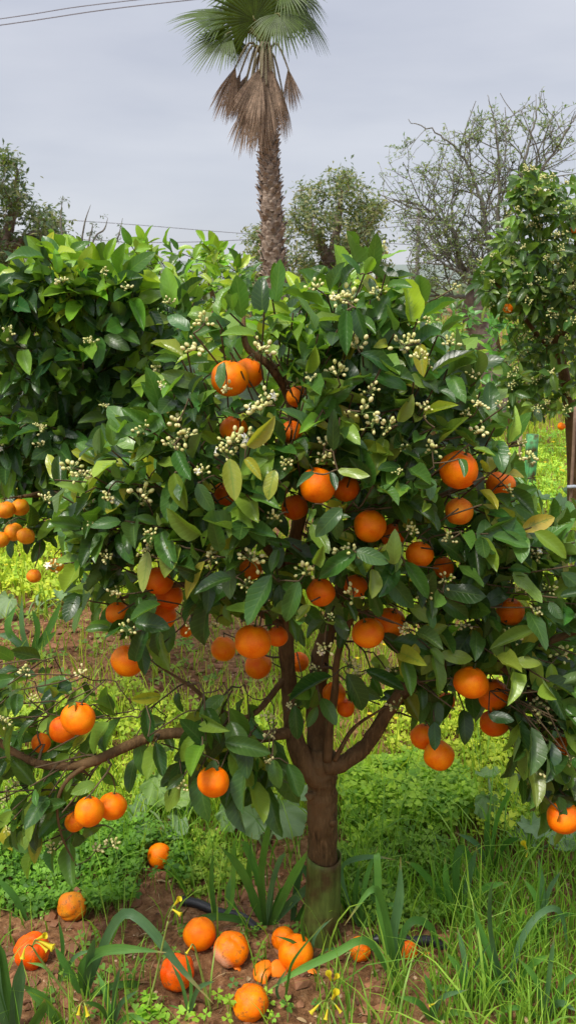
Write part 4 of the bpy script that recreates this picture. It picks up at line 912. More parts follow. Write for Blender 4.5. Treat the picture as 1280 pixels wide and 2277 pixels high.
for k in range(290):
    z = 1.55 + (3.95 - 1.55) * k / 290; ang = k * 2.399 + rpal.uniform(-.12, .12); jx = int(np.argmin(np.abs(q[:, 2] - z))); cpt = q[jx]; R = rp[jx]
    o = link('leaf_base', bootm, trunk_o); o.location = (cpt[0] + math.cos(ang) * (R - .008), cpt[1] + math.sin(ang) * (R - .008), z)
    o.rotation_euler = (rpal.uniform(-.15, .25), rpal.uniform(-.15, .15), ang + math.pi / 2); s = rpal.uniform(.72, 1.1) * (R / .15); o.scale = (s, s * rpal.uniform(.7, 1.5), s * rpal.uniform(.85, 1.2))
def fan(mbx, hub, out, nrm, R, arc, nseg, droop, colf, r, split=.5, curl=0.0):
    out = norm(out); nrm = norm(nrm - out * np.dot(out, nrm)); sd = np.cross(out, nrm)
    for k in range(nseg):
        an = (k / (nseg - 1) - .5) * arc; dirv = out * math.cos(an) + sd * math.sin(an); half = arc / (nseg - 1) * .5
        Rk = R * (1 - .22 * abs(an / (arc / 2)) ** 1.5) * r.uniform(.9, 1.08); ts = (0.04, .3, .55, .75, .9, 1.0); V = []; lat = -out * math.sin(an) + sd * math.cos(an)
        tw = r.uniform(-.3, .3)
        for t in ts:
            wd_ = Rk * t * math.tan(half) if t <= split else Rk * split * math.tan(half) * max(0.02, 1 - (t - split) / (1 - split)) ** .8
            p = hub + dirv * Rk * t * (1 - .15 * droop * max(0, t - .4)) + np.array((0, 0, -1)) * droop * Rk * max(0, t - .35) ** 1.6 + nrm * (curl * math.cos(an * 2) - .06) * Rk * t + lat * tw * .12 * Rk * max(0, t - .5)
            V += [p - lat * wd_, p + nrm * wd_ * .55, p + lat * wd_]
        f = [(s * 3 + j, s * 3 + j + 1, s * 3 + j + 4, s * 3 + j + 3) for s in range(5) for j in range(2)]
        c0 = np.array(colf(r)); c1 = c0 * 1.25; tt = np.repeat(np.array(ts), 3)[:, None]
        mbx.add(V, [np.array(f)], c0 * (1 - tt) + c1 * tt)
def green(r): g = r.uniform(.75, 1.25); return (.052 * g, .088 * g, .008 * g)
def brown(r): g = r.uniform(.55, 1.3); return (.26 * g, .19 * g, .135 * g)
crown_c = local(palm, P(589, 105, PY))
def frond(name, hub_px, tip_px, dy, ndir, arc, droop, dead, R=None, nseg=34, seed=0, bow=.12, curl=0):
    r = random.Random(seed); h = local(palm, P(hub_px[0], hub_px[1], PY + dy)); t = local(palm, P(tip_px[0], tip_px[1], PY + dy * 1.3)); R = R or np.linalg.norm(t - h); mbx = MB()
    fan(mbx, h, t - h, np.array(ndir, float), R, arc, nseg, droop, brown if dead else green, r, .55 if not dead else .72, curl)
    fo = mbx.build(name, M['dead' if dead else 'palm_leaf'], palm)
    m1 = MB(); mid = (crown_c + h) / 2 + np.array((0, 0, bow)); st = crown_c + np.array((0, 0, -.12 if dead else 0))
    tube(m1, [st, mid, h, h + norm(t - h) * .05], [.022, .014, .010, .006], 6, 12, (.16, .16, .06) if not dead else (.2, .17, .1)); m1.build('petiole', M['stalk'], fo)
GF = [((566, 45), (540, -40), -.35, (-.1, -1, .5), 4.4, .25, .62), ((505, 40), (388, 18), -.1, (.1, -.55, .8), 2.7, .35, .74), ((512, 72), (425, 112), -.25, (.15, -.6, .7), 2.7, .3, .62), ((655, 22), (710, 60), .15, (-.2, -.5, .8), 3.2, .6, .55),
      ((630, -20), (705, -30), -.2, (-.2, -.6, .8), 3.6, .45, .52), ((600, -60), (600, -180), -.2, (0, -1, .3), 4.2, .15, .7), ((540, -20), (450, -60), .2, (.3, -.6, .7), 3.8, .3, .65), ((590, 0), (640, 30), .5, (0, .5, .8), 3.4, .5, .6), ((560, 30), (490, 40), .5, (0, .5, .8), 3.2, .5, .6),
      ((560, -90), (520, -200), .2, (0, -.8, .5), 4.0, .1, .7), ((640, -90), (690, -190), .1, (0, -.8, .5), 4.0, .1, .7), ((618, 30), (640, 70), -.45, (-.1, -.8, .7), 3.6, .5, .5), ((530, 85), (520, 140), .3, (.2, -.4, .6), 2.2, .7, .3), ((600, 20), (610, -60), .3, (0, -.9, .5), 4.4, .3, .6), ((665, -10), (715, 20), -.1, (-.3, -.5, .8), 2.6, .7, .4)]
for k, (h, t, dy, nd, arc, dr, R) in enumerate(GF): frond('frond', h, t, dy, nd, arc, dr, False, R, seed=k)
DF = [((524, 148), (485, 262), -.15, .8), ((550, 165), (515, 252), .1, .8), ((578, 150), (535, 262), -.3, .85), ((604, 150), (590, 268), -.34, .85), ((556, 215), (534, 338), -.2, .8), ((590, 200), (562, 338), -.28, .7), ((640, 152), (653, 242), -.12, .75), ((628, 205), (634, 308), -.05, .5), ((612, 170), (606, 280), .3, .9), ((570, 170), (552, 300), .32, .9), ((592, 180), (580, 305), -.36, .7), ((545, 190), (505, 262), -.05, .5), ((575, 215), (588, 335), -.3, .5), ((604, 200), (618, 305), -.3, .5), ((560, 165), (540, 290), -.2, .7), ((535, 160), (500, 265), .05, .6), ((582, 165), (560, 270), -.4, .6), ((610, 165), (628, 270), -.2, .5)]
for k, (h, t, dy, arc) in enumerate(DF): frond('dead_frond', h, t, dy, (-.05, -1, .05) if dy < .15 else (0, 1, 0), arc, .12, True, None, 24, 50 + k, .16, -.12)

# ------------------------------------------------------------------ cables and poles
def cable(label, pts, Y, r):
    m_ = MB(); p = [P(x, y, Y + dy) for x, y, dy in pts]; tube(m_, p, r * .72, 5, 24, (.2, .2, .22)); tag(m_.build('overhead_cable', M['wire']), label, 'cable', 'overhead cables')
cable('upper one of the two dark cables crossing the top left of the sky', [(-700, 140, 0), (0, 42, 0), (320, -2, 0), (1400, -110, 0)], 30, .02)
cable('lower one of the two dark cables crossing the top left of the sky', [(-700, 150, 0), (0, 56, 0), (385, 4, 0), (1400, -95, 0)], 30, .022)
cable('higher faint cable low in the sky above the lime tree', [(-700, 440, 0), (160, 490, 0), (540, 519, 0), (925, 545, 0)], 60, .028)
cable('lower faint cable low in the sky above the lime tree', [(-700, 512, 0), (150, 532, 0), (300, 539, 0), (540, 533, 0), (925, 500, 0)], 60, .032)
m_ = MB(); pp = P(925, 640, 60); tube(m_, [(pp[0], 60, 0), (pp[0], 60, P(925, 465, 60)[2])], [.16, .11], 8, 6, (.2, .18, .17)); tube(m_, [(pp[0] - .7, 60, P(925, 485, 60)[2]), (pp[0] + .7, 60, P(925, 485, 60)[2])], .05, 6, 3, (.2, .18, .17))
tag(m_.build('utility_pole', M['plain']), 'distant thin utility pole seen through the bare tree branches', 'utility pole')

# ------------------------------------------------------------------ stake and sapling guard at right
sx = P(1268, 1100, 4.3); st = empty('wooden_stake', (sx[0], sx[1], 0)); m_ = MB()
tube(m_, [(.01, 0, -.05), (0, 0, .5), (-.01, 0, P(1262, 905, 4.3)[2])], [.009, .0085, .008], 7, 10, (.2, .13, .085), rough=.1); m_.build('post', M['plain'], st)
m_ = MB(); zz = P(1268, 1082, 4.3)[2]; tube(m_, [(-.025, -.012, zz), (0, -.02, zz + .004), (.03, -.012, zz + .002), (.045, 0, zz + .004)], .009, 6, 8, (.3, .33, .36)); m_.build('tie', M['plain'], st)
tag(st, 'thin brown wooden stake with a grey tie at the right edge', 'stake')
gb = P(1178, 1040, 6.6); gd = empty('sapling_guard', (gb[0], gb[1], 0)); m_ = MB(); ztop = P(1178, 966, 6.6)[2]
a = np.linspace(0, 2 * math.pi, 16, endpoint=False); V = []
for rr_ in (.042, .038):
    for hh in (0, .25 * ztop, .5 * ztop, .75 * ztop, ztop): V += [(rr_ * math.cos(t) * (1.0 + .12 * math.cos(2 * t)), rr_ * math.sin(t), hh) for t in a]
fs = [(s * 16 + k, s * 16 + (k + 1) % 16, (s + 1) * 16 + (k + 1) % 16, (s + 1) * 16 + k) for s in range(4) for k in range(16)]; f2 = [tuple(x_ + 80 for x_ in f[::-1]) for f in fs]; rim = [(64 + k, 64 + (k + 1) % 16, 144 + (k + 1) % 16, 144 + k) for k in range(16)]
m_.add(V, [np.array(fs), np.array(f2), np.array(rim)], (.13, .42, .19)); m_.build('tube', M['sleeve'], gd)
m_ = MB(); tube(m_, [(-.085, .02, 0), (-.08, .02, ztop + .02)], .012, 6, 5, (.3, .2, .12)); m_.build('stake', M['plain'], gd)
tag(gd, 'light green plastic tube guarding a sapling in the grass at right', 'tree guard')

# ------------------------------------------------------------------ fallen oranges
GROUP_F = 'fallen oranges on the soil'
FALL = [('lone fallen orange farthest back, in front of the grey broad leaves', 355, 1887, 28, 'n', None), ('fallen orange lying against the clover clump at left', 161, 2005, 33, 'y', OR_OLD[0]), ('dark red fallen orange at left beside yellow flowers', 73, 2105, 39, 'r', OR_OLD[1]), ('red wrinkled fallen orange alone on the bare soil in front', 396, 2157, 39, 'r', OR_OLD[2]),
        ('fallen orange nearest the black hose end, left of the mouldy one', 445, 2085, 37, 'n', None), ('fallen orange with a pale mouldy side, in front of the hose', 515, 2113, 39, 'n', OR_MOULD), ('fallen orange tucked behind another at the foot of the tree guard', 630, 2092, 27, 'n', None), ('fallen orange leaning on the one behind, left of tree guard foot', 657, 2127, 40, 'n', None),
        ('fallen orange just right of the tree guard foot', 798, 2112, 26, 'n', OR_OLD[3]), ('small fallen orange farthest right, beside the black hose', 908, 2116, 20, 'd', OR_OLD[1]), ('nearest fallen orange at the bottom centre, partly behind blades', 558, 2232, 40, 'n', OR_OLD[0])]
fr = random.Random(77); FP = []
for k, (lab, px, py, r, tone, me) in enumerate(FALL):
    g = G(px, py + r * .82); R = r * PX(px, py + r * .5, g[1]); z = float(hgt(g[0], g[1])) + R * .80
    o = link('orange', me or OR_MESH[k % 5]); o.location = (g[0], g[1], z); o.scale = (R, R, R)
    o.rotation_euler = (fr.uniform(-.4, 1.5), fr.uniform(-.6, .6), fr.uniform(0, 6.28)) if me is not OR_MOULD else (.2, 0, .3)
    c = ORC[tone]; o.color = (*c, 1); tag(o, lab, 'orange', GROUP_F); FP.append((g[0], g[1], R))
# broken peel in front of the trunk
def peel(label, px, py, r, seed, col):
    g = G(px, py); R = r * PX(px, py, g[1]); rp_ = random.Random(seed); V = []; nu, nv = 14, 6
    for side in (1, .86):
        for j in range(nv):
            th = 1.15 * (j / (nv - 1))
            for i_ in range(nu):
                ph = 2 * math.pi * i_ / nu; k = 1 + .18 * math.sin(3 * ph + seed) + .12 * math.sin(5 * ph)
                V.append((R * side * math.sin(th * k) * math.cos(ph) * 1.25, R * side * math.sin(th * k) * math.sin(ph), R * side * math.cos(th * k) * .7 - R * .2))
    fs = [(j * nu + i_, (j + 1) * nu + i_, (j + 1) * nu + (i_ + 1) % nu, j * nu + (i_ + 1) % nu) for j in range(nv - 1) for i_ in range(nu)]; o2 = nu * nv
    rim = [((nv - 1) * nu + i_, o2 + (nv - 1) * nu + i_, o2 + (nv - 1) * nu + (i_ + 1) % nu, (nv - 1) * nu + (i_ + 1) % nu) for i_ in range(nu)]
    mbx = MB(); mbx.add(V, [np.array(fs), np.array(rim)], (1, 1, 1)); mbx.add(np.array(V)[o2:], [np.array(fs)[:, ::-1]], (.5, 1, 1))
    o = mbx.build('orange_peel', M['orange']); o.location = (g[0], g[1], float(hgt(g[0], g[1])) + R * .35); o.rotation_euler = (rp_.uniform(.1, .7), rp_.uniform(-.5, .5), rp_.uniform(0, 6)); o.color = (*col, 1)
    tag(o, label, 'orange peel', 'pieces of rotten orange')
peel('broken orange peel piece on soil between the nearest orange and the leaning pair', 585, 2180, 26, 1, (.9, .2, .01)); peel('pale torn peel scrap touching the leaning pair of fallen oranges', 620, 2178, 22, 2, (.9, .22, .02)); peel('small peel scrap right of the broken peel, under a long leaf', 690, 2178, 14, 3, (.9, .22, .03)); peel('tiny peel scrap below the mouldy fallen orange', 527, 2162, 10, 4, (.9, .22, .02))
peel('flat peel scrap lying just right of the small fallen orange by hose', 950, 2128, 14, 6, (.8, .25, .05))

# hose
m_ = MB(); hp = []
for px, py in ((404, 2012), (440, 2022), (490, 2042), (540, 2062), (600, 2080), (680, 2092), (760, 2100), (850, 2104), (910, 2106), (960, 2104), (1010, 2110), (1100, 2130)):
    g = G(px, py); hp.append((g[0], g[1], float(hgt(g[0], g[1])) + (-.022 if 570 < px < 840 or px > 990 else .010)))
tube(m_, hp, .0115, 10, 70, (.016, .016, .02)); tag(m_.build('irrigation_hose', M['hose']), 'black irrigation hose lying on the soil behind the fallen oranges', 'hose')

# ------------------------------------------------------------------ ground cover
gr = np.random.default_rng(12)
def zone(x, y):
    """image column and row that a ground place falls on, to follow the beds seen in the photograph"""
    u, v, d = proj(np.stack((x, y, np.zeros_like(x)), -1)); return u, v
def scatter(n, y0, y1, dens, pw=1.0):
    y = y0 + (y1 - y0) * gr.random(n) ** pw; x = (gr.random(n) * 2 - 1) * (.36 * y + .25); k = gr.random(n) < dens(x, y); return x[k], y[k]
fpx = np.array(FP)
def clear_of_fruit(x, y, m=.9):
    ok = np.ones(len(x), bool)
    for fx, fy, R in FP: ok &= ((x - fx) ** 2 + (y - fy) ** 2) > (R * m) ** 2
    return ok
def fruit_front(x, y):          # keep the tall cover thin right in front of the fallen fruit
    ok = np.ones(len(x), bool)
    for fx, fy, R in FP: ok &= ~((np.abs(x - fx) < R * 1.05) & (y < fy) & (y > fy - .28))
    return ok
def blades(x, y, h, wd, colA, colB, lean=.5, seg=4):
    n = len(x); z = hgt(x, y) - .004; az = gr.random(n) * 6.283; ln = lean * gr.random(n) ** .8; t = np.linspace(0, 1, seg + 1)
    dx, dy_ = np.cos(az), np.sin(az); fx = gr.random(n) * 6.283
    bend = ln[:, None] * t[None] ** 1.7; px = x[:, None] + dx[:, None] * bend * h[:, None]; py = y[:, None] + dy_[:, None] * bend * h[:, None]; pz = z[:, None] + h[:, None] * (t[None] - .55 * ln[:, None] ** 1.5 * t[None] ** 3)
    w = wd[:, None] * np.array([1, .95, .8, .5, .03])[None, :seg + 1] * .5; sx_, sy_ = np.cos(fx)[:, None], np.sin(fx)[:, None]
    Lp = np.stack((px - sx_ * w, py - sy_ * w, pz), -1); Rp = np.stack((px + sx_ * w, py + sy_ * w, pz), -1)
    V = np.stack((Lp, Rp), 2).reshape(n, -1, 3); k = (seg + 1) * 2
    f0 = np.array([(2 * s, 2 * s + 1, 2 * s + 3, 2 * s + 2) for s in range(seg)]); f = (f0[None] + (np.arange(n) * k)[:, None, None]).reshape(-1, 4)
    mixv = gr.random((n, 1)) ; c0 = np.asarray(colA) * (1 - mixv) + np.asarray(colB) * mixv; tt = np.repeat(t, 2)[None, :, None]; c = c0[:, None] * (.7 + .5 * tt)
    return V.reshape(-1, 3), f, c.reshape(-1, 3)
def dens_grass(x, y):
    u, v = zone(x, y); d = np.full(len(x), .55)
    d = np.where(v > 1930, np.where(u > 760, .75, .10), d)
    d = np.where((v > 2030) & (u < 760), .13, d)
    d = np.where((v > 2190), np.where(u > 760, .9, .34), d)
    d = np.where((v > 2050) & (v < 2200) & (u > 760) & (u < 1000), .22, d)
    d = np.where((v > 1330) & (v < 1560) & (u < 600), .09, d)
    d = np.where((v > 1560) & (v < 1680) & (u < 520), .25, d)
    d = np.where((v > 1860) & (v < 1930) & (u > 560) & (u < 800), .1, d)
    return d * np.clip(.35 + 1.3 * vnoise(x, y, 2.2, 3, 1), 0, 1.2)
mg = MB()
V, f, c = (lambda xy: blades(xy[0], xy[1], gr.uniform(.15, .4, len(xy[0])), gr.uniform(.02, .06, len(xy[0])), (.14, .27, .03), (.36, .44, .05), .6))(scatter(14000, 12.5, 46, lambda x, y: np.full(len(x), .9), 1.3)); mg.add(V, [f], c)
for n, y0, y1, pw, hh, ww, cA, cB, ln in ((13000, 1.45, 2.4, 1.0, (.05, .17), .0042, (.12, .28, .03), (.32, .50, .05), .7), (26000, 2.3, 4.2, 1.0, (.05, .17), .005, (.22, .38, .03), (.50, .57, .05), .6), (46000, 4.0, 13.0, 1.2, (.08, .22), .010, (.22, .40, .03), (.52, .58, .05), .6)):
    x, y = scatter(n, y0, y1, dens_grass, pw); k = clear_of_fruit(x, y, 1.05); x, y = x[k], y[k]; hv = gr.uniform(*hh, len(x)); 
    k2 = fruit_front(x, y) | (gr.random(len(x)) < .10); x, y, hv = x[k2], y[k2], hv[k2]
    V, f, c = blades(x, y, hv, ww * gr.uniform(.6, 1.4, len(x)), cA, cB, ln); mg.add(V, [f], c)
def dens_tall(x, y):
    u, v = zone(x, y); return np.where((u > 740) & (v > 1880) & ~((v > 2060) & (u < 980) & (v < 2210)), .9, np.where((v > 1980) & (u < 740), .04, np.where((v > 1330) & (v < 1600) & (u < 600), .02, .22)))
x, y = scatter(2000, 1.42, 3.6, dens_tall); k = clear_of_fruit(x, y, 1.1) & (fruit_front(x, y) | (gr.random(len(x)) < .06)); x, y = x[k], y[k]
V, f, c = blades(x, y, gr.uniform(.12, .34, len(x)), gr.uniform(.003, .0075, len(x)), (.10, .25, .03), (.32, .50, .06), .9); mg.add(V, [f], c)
tag(mg.build('grass', M['grass']), 'short green grass growing over the orchard floor', 'grass', kind='stuff')
# dry straw
ms_ = MB(); x, y = scatter(5000, 1.5, 4.4, lambda x, y: np.full(len(x), .5)); V, f, c = blades(x, y, gr.uniform(.01, .03, len(x)), gr.uniform(.001, .003, len(x)), (.25, .16, .08), (.5, .38, .2), 3.2); V[:, 2] = np.maximum(V[:, 2], hgt(V[:, 0], V[:, 1]) + .002)
ms_.add(V, [f], c); tag(ms_.build('dry_straw', M['grass']), 'bits of dry straw lying on the soil', 'straw', kind='stuff')
# leaf litter: crumbs of dead leaf and twig
LLt = Leaves(); rl = random.Random(31); x, y = scatter(3600, 1.45, 4.3, lambda x, y: np.full(len(x), .7)); zz_ = hgt(x, y)
for k in range(len(x)):
    LLt.add(np.array((x[k], y[k], zz_[k] + .003)), np.array((rl.gauss(0, 1), rl.gauss(0, 1), rl.gauss(.1, .2))), np.array((rl.gauss(0, .3), rl.gauss(0, .3), 1)), rl.choice((.008, .014, .022, .034)) * rl.uniform(.7, 1.2), rl.uniform(.003, .013), pick_colour(rl, [(.6, (.10, .05, .025), (.24, .14, .07)), (.4, (.3, .2, .1), (.45, .33, .18))]))
b, x, a, nn, l, w, c = LLt.arrays(); ml = MB(); bake(ml, MID[1], b, x, a, nn, l, w, c); tag(ml.build('leaf_litter', M['dead']), 'crumbs of dead brown leaf littering the soil', 'leaf litter', kind='stuff')
# clods and stones
mc = MB(); ico = []
phi = (1 + 5 ** .5) / 2; iv = norm(np.array([(-1, phi, 0), (1, phi, 0), (-1, -phi, 0), (1, -phi, 0), (0, -1, phi), (0, 1, phi), (0, -1, -phi), (0, 1, -phi), (phi, 0, -1), (phi, 0, 1), (-phi, 0, -1), (-phi, 0, 1)]))
iF = np.array([(0, 11, 5), (0, 5, 1), (0, 1, 7), (0, 7, 10), (0, 10, 11), (1, 5, 9), (5, 11, 4), (11, 10, 2), (10, 7, 6), (7, 1, 8), (3, 9, 4), (3, 4, 2), (3, 2, 6), (3, 6, 8), (3, 8, 9), (4, 9, 5), (2, 4, 11), (6, 2, 10), (8, 6, 7), (9, 8, 1)])
x, y = scatter(9000, 1.45, 4.6, lambda x, y: np.full(len(x), .8)); n = len(x); s = .0025 + .018 * gr.random(n) ** 3.5 + .003 * (y > 2.6)
pale = (gr.random((n, 1)) < .16); s = np.where(pale[:, 0], np.minimum(s, .0045), s)
V = iv[None] * (s[:, None, None] * gr.uniform(.6, 1.35, (n, 12, 1))) * np.array((1.1, 1, .65)); V = V + np.stack((x, y, hgt(x, y) + s * .2), -1)[:, None]
c = np.where(pale, np.array((.46, .31, .19)), np.array((.20, .09, .042)) * gr.uniform(.6, 1.5, (n, 1)))
mc.add(V, [(iF[None] + (np.arange(n) * 12)[:, None, None]).reshape(-1, 3)], np.repeat(c, 12, 0)); tag(mc.build('soil_clods', M['plain'], smooth=False), 'small earth clods and pale pebbles on the red soil', 'clods', kind='stuff')

# three-leaved clover (wood sorrel) cover
def clover_template():
    V, Fs = [], []
    for k in range(3):
        a = k * 2.094; ca, sa = math.cos(a), math.sin(a)
        pl = [(0, 0.04, 0), (-.42, .62, .10), (-.30, .98, .02), (0, .80, -.04), (.30, .98, .02), (.42, .62, .10), (0, .45, -.03)]
        o0 = len(V); V += [(x_ * ca - y_ * sa, x_ * sa + y_ * ca, z_) for x_, y_, z_ in pl]
        Fs += [(o0, o0 + 6, o0 + 1, o0 + 1), (o0 + 1, o0 + 6, o0 + 3, o0 + 2), (o0 + 6, o0 + 5, o0 + 4, o0 + 3), (o0, o0 + 5, o0 + 6, o0 + 6)]
    q4 = [f for f in Fs if f[2] != f[3]]; q3 = [f[:3] for f in Fs if f[2] == f[3]]
    return np.array(V), np.array(q4), np.array(q3)
CV, C4, C3 = clover_template()
def clovers(mbx, x, y, z, s, c, tilt=.45):
    n = len(x); az = gr.random(n) * 6.283; tx, ty = gr.normal(0, tilt, n), gr.normal(-.15, tilt, n)
    nn = norm(np.stack((tx, ty, np.ones(n)), -1)); a = norm(np.stack((np.cos(az), np.sin(az), np.zeros(n)), -1)); a = norm(a - nn * (a * nn).sum(1, keepdims=True)); b = np.cross(nn, a); p = np.stack((x, y, z), -1)
    V = p[:, None] + s[:, None, None] * (CV[None, :, :1] * a[:, None] + CV[None, :, 1:2] * b[:, None] + CV[None, :, 2:] * nn[:, None])
    o = (np.arange(n) * len(CV))[:, None, None]; mbx.add(V, [(C4[None] + o).reshape(-1, 4), (C3[None] + o).reshape(-1, 3)], np.repeat(c, len(CV), 0))
    w = .0008; g = np.stack((x + gr.normal(0, .012, n), y + gr.normal(0, .012, n), hgt(x, y)), -1)
    V = np.stack((g - (w, 0, 0), g + (w, 0, 0), p + (w, 0, 0), p - (w, 0, 0)), 1); mbx.add(V, [np.arange(n * 4).reshape(-1, 4)], np.repeat(c * .9 + np.array((.03, .02, 0)), 4, 0))
mk = MB()
BEDS = [([(-30, 1850), (120, 1830), (300, 1850), (420, 1900), (420, 1960), (330, 2010), (240, 2030), (80, 2035), (-30, 2020)], 2100, .07, (0.060, 0.158, 0.021), (0.202, 0.411, 0.035), .011),
        ([(740, 1720), (900, 1690), (1020, 1730), (1060, 1830), (960, 1880), (780, 1880)], 2000, .10, (0.142, 0.301, 0.029), (0.443, 0.632, 0.058), .014),
        ([(350, 1880), (520, 1850), (560, 1960), (420, 1990)], 500, .05, (0.121, 0.237, 0.023), (0.363, 0.474, 0.046), .010), ([(740, 1900), (1000, 1880), (1010, 2060), (880, 2090), (760, 2040)], 900, .06, (0.081, 0.190, 0.021), (0.242, 0.396, 0.035), .011),
        ([(-30, 1600), (300, 1560), (600, 1600), (680, 1720), (620, 1800), (-30, 1850)], 2000, .07, (0.202, 0.348, 0.029), (0.564, 0.664, 0.058), .013), ([(780, 1560), (1300, 1520), (1300, 1880), (1040, 1860)], 2400, .07, (0.242, 0.379, 0.029), (0.645, 0.696, 0.058), .013),
        ([(330, 2240), (520, 2235), (560, 2300), (300, 2300)], 200, .05, (0.202, 0.411, 0.035), (0.363, 0.601, 0.046), .011), ([(-30, 1230), (330, 1200), (300, 1340), (-30, 1350)], 900, .08, (0.302, 0.474, 0.035), (0.705, 0.727, 0.058), .02), ([(1080, 1000), (1300, 960), (1300, 1250), (1080, 1250)], 1600, .10, (0.161, 0.396, 0.046), (0.504, 0.712, 0.070), .022), ([(-30, 1340), (560, 1340), (600, 1540), (-30, 1560)], 260, .05, (.10, .2, .03), (.26, .38, .05), .016), ([(60, 2080), (700, 2070), (720, 2280), (40, 2280)], 150, .03, (.08, .2, .03), (.2, .36, .04), .010), ([(520, 2240), (640, 2230), (650, 2300), (520, 2300)], 80, .03, (0.202, 0.411, 0.035), (0.363, 0.601, 0.046), .010)]
for poly, n, hh, cA, cB, s in BEDS:
    gp = [tuple(G(px, py)[:2]) for px, py in poly]; pts = np.array(sample_poly(gp, int(n * .72), gr)); x, y = pts[:, 0], pts[:, 1]; k = clear_of_fruit(x, y, 1.0) & (fruit_front(x, y) | (gr.random(len(x)) < .12)); x, y = x[k], y[k]; n = len(x)
    z = hgt(x, y) + hh * (.1 + 1.3 * vnoise(x, y, 9, 2, 6)) * gr.uniform(.45, 1.15, n); t = gr.random((n, 1)); clovers(mk, x, y, z, s * 1.55 * gr.uniform(.5, 1.35, n), np.asarray(cA) * (1 - t) + np.asarray(cB) * t)
tag(mk.build('clover', M['clover']), 'three leaved clover cover in bright green mounds', 'clover', kind='stuff')
# far yellow flower specks in the grass
mf = MB(); x, y = scatter(900, 2.5, 12, lambda x, y: np.where((zone(x, y)[1] > 1330) & (zone(x, y)[0] < 640), .0, .6)); n = len(x); s = .005 + .0014 * y; z = hgt(x, y) + gr.uniform(.10, .2, n)
q5 = np.array([(math.cos(k * 1.2566), math.sin(k * 1.2566), .25) for k in range(5)] + [(0, 0, -.3)]); V = np.stack((x, y, z), -1)[:, None] + q5[None] * s[:, None, None]
mf.add(V, [(np.array([(k, (k + 1) % 5, 5) for k in range(5)])[None] + (np.arange(n) * 6)[:, None, None]).reshape(-1, 3)], (.8, .62, .03)); tag(mf.build('flower_specks', M['flower']), 'tiny yellow wildflowers dotted through the far grass', 'wildflowers', kind='stuff')

# ------------------------------------------------------------------ strap-leaved weeds
def strap_plant(label, base_px, leaves, wd=.010, seed=0, tone=0):
    r = random.Random(seed); g = G(*base_px); g[2] = float(hgt(g[0], g[1])); root = empty('strap_leaf_plant', g); tag(root, label, 'weed', 'strap leaved weeds')
    for k, pts in enumerate(leaves):
        Y = g[1]; dr = r.uniform(-.035, .03); q = []
        for i_, (px, py) in enumerate(pts):
            q.append(local(root, P(px, py, Y + dr * i_)))
        q[0] = np.array((q[0][0], q[0][1], min(q[0][2], .0))) if len(pts) and abs(pts[0][0] - base_px[0]) < 40 else q[0]
        n = 18; c = catmull(q, n); t = np.linspace(0, 1, n); w = wd * r.uniform(.8, 1.15) * np.minimum(1, .55 + 2 * t) * np.clip((1 - t) * 3.2, .04, 1)
        gcol = r.uniform(.75, 1.25); base_c = ((.06, .16, .03), (.085, .21, .04), (.08, .17, .075))[(k + tone) % 3]
        mbx = MB(); nr = norm(np.array((r.gauss(0, .35), -.8, .55))); strip(mbx, c, w, nr, .35, tuple(v * gcol * .9 for v in base_c), tuple(v * gcol * 1.35 for v in base_c)); mbx.build('leaf', M['strap'], root)
strap_plant('clump of tall strap leaves just left of the tree guard', (592, 2062), [[(592, 2062), (562, 1990), (530, 1925), (487, 1880)], [(590, 2060), (575, 1960), (545, 1882), (535, 1880)], [(592, 2060), (602, 1985), (622, 1915), (640, 1897)], [(590, 2062), (580, 1950), (590, 1870), (604, 1800)], [(600, 2062), (645, 1960), (692, 1880)], [(600, 2060), (660, 1995), (722, 1962), (768, 2035)], [(585, 2062), (520, 2042), (460, 2040), (385, 2068)], [(588, 2062), (560, 2000), (552, 1940), (560, 1850)], [(596, 2062), (606, 1950), (640, 1880)], [(600, 2064), (620, 2000), (650, 1950)], [(585, 2060), (540, 2050), (510, 1990), (520, 1930)]], .0088, 1)
strap_plant('blue green leaf folded over in front of the tree guard', (648, 2060), [[(648, 2060), (655, 1995), (668, 1930), (695, 1975), (730, 2105)], [(650, 2060), (690, 2000), (735, 1968), (770, 2040), (790, 2060)]], .0085, 2, 2)
strap_plant('upright strap leaf alone left of the clump by the guard', (482, 2050), [[(482, 2050), (472, 1970), (474, 1885)], [(482, 2050), (515, 2010), (520, 1900), (522, 1860)]], .007, 3)
strap_plant('big leek like plant right of the guard with one leaf lying across soil', (876, 2178), [[(876, 2178), (868, 2100), (846, 2000), (822, 1980), (765, 2058)], [(876, 2178), (872, 2080), (886, 2000), (890, 1905)], [(877, 2178), (890, 2090), (920, 2046), (962, 2070), (984, 2150)], [(872, 2178), (815, 2092), (740, 2122), (660, 2160), (592, 2205)], [(878, 2182), (860, 2225), (840, 2290)], [(880, 2180), (900, 2210), (950, 2250), (1000, 2290)], [(874, 2178), (846, 2040), (838, 1910), (836, 1905)]], .0095, 4, 1)
strap_plant('strap leaves arching over the grass at lower right', (1128, 2215), [[(1128, 2215), (1100, 2150), (1065, 2070), (1050, 2005)], [(1130, 2215), (1150, 2110), (1195, 2035), (1245, 2030), (1266, 2155)], [(1105, 2290), (1085, 2190), (1052, 2062)], [(1130, 2215), (1170, 2150), (1230, 2120)], [(1126, 2215), (1090, 2090), (1086, 1990), (1100, 1950)]], .0085, 5, 1)
strap_plant('tall bent strap leaves in the grass right of centre', (1020, 2040), [[(1020, 2040), (1012, 1940), (1024, 1885), (1052, 1930), (1085, 2010)], [(1010, 2040), (992, 1970), (988, 1905)], [(1025, 2040), (1040, 1950), (1060, 1880)], [(1015, 2040), (975, 1980), (930, 1930), (900, 1915)], [(1022, 2040), (1070, 1980), (1130, 1960)]], .0085, 6)
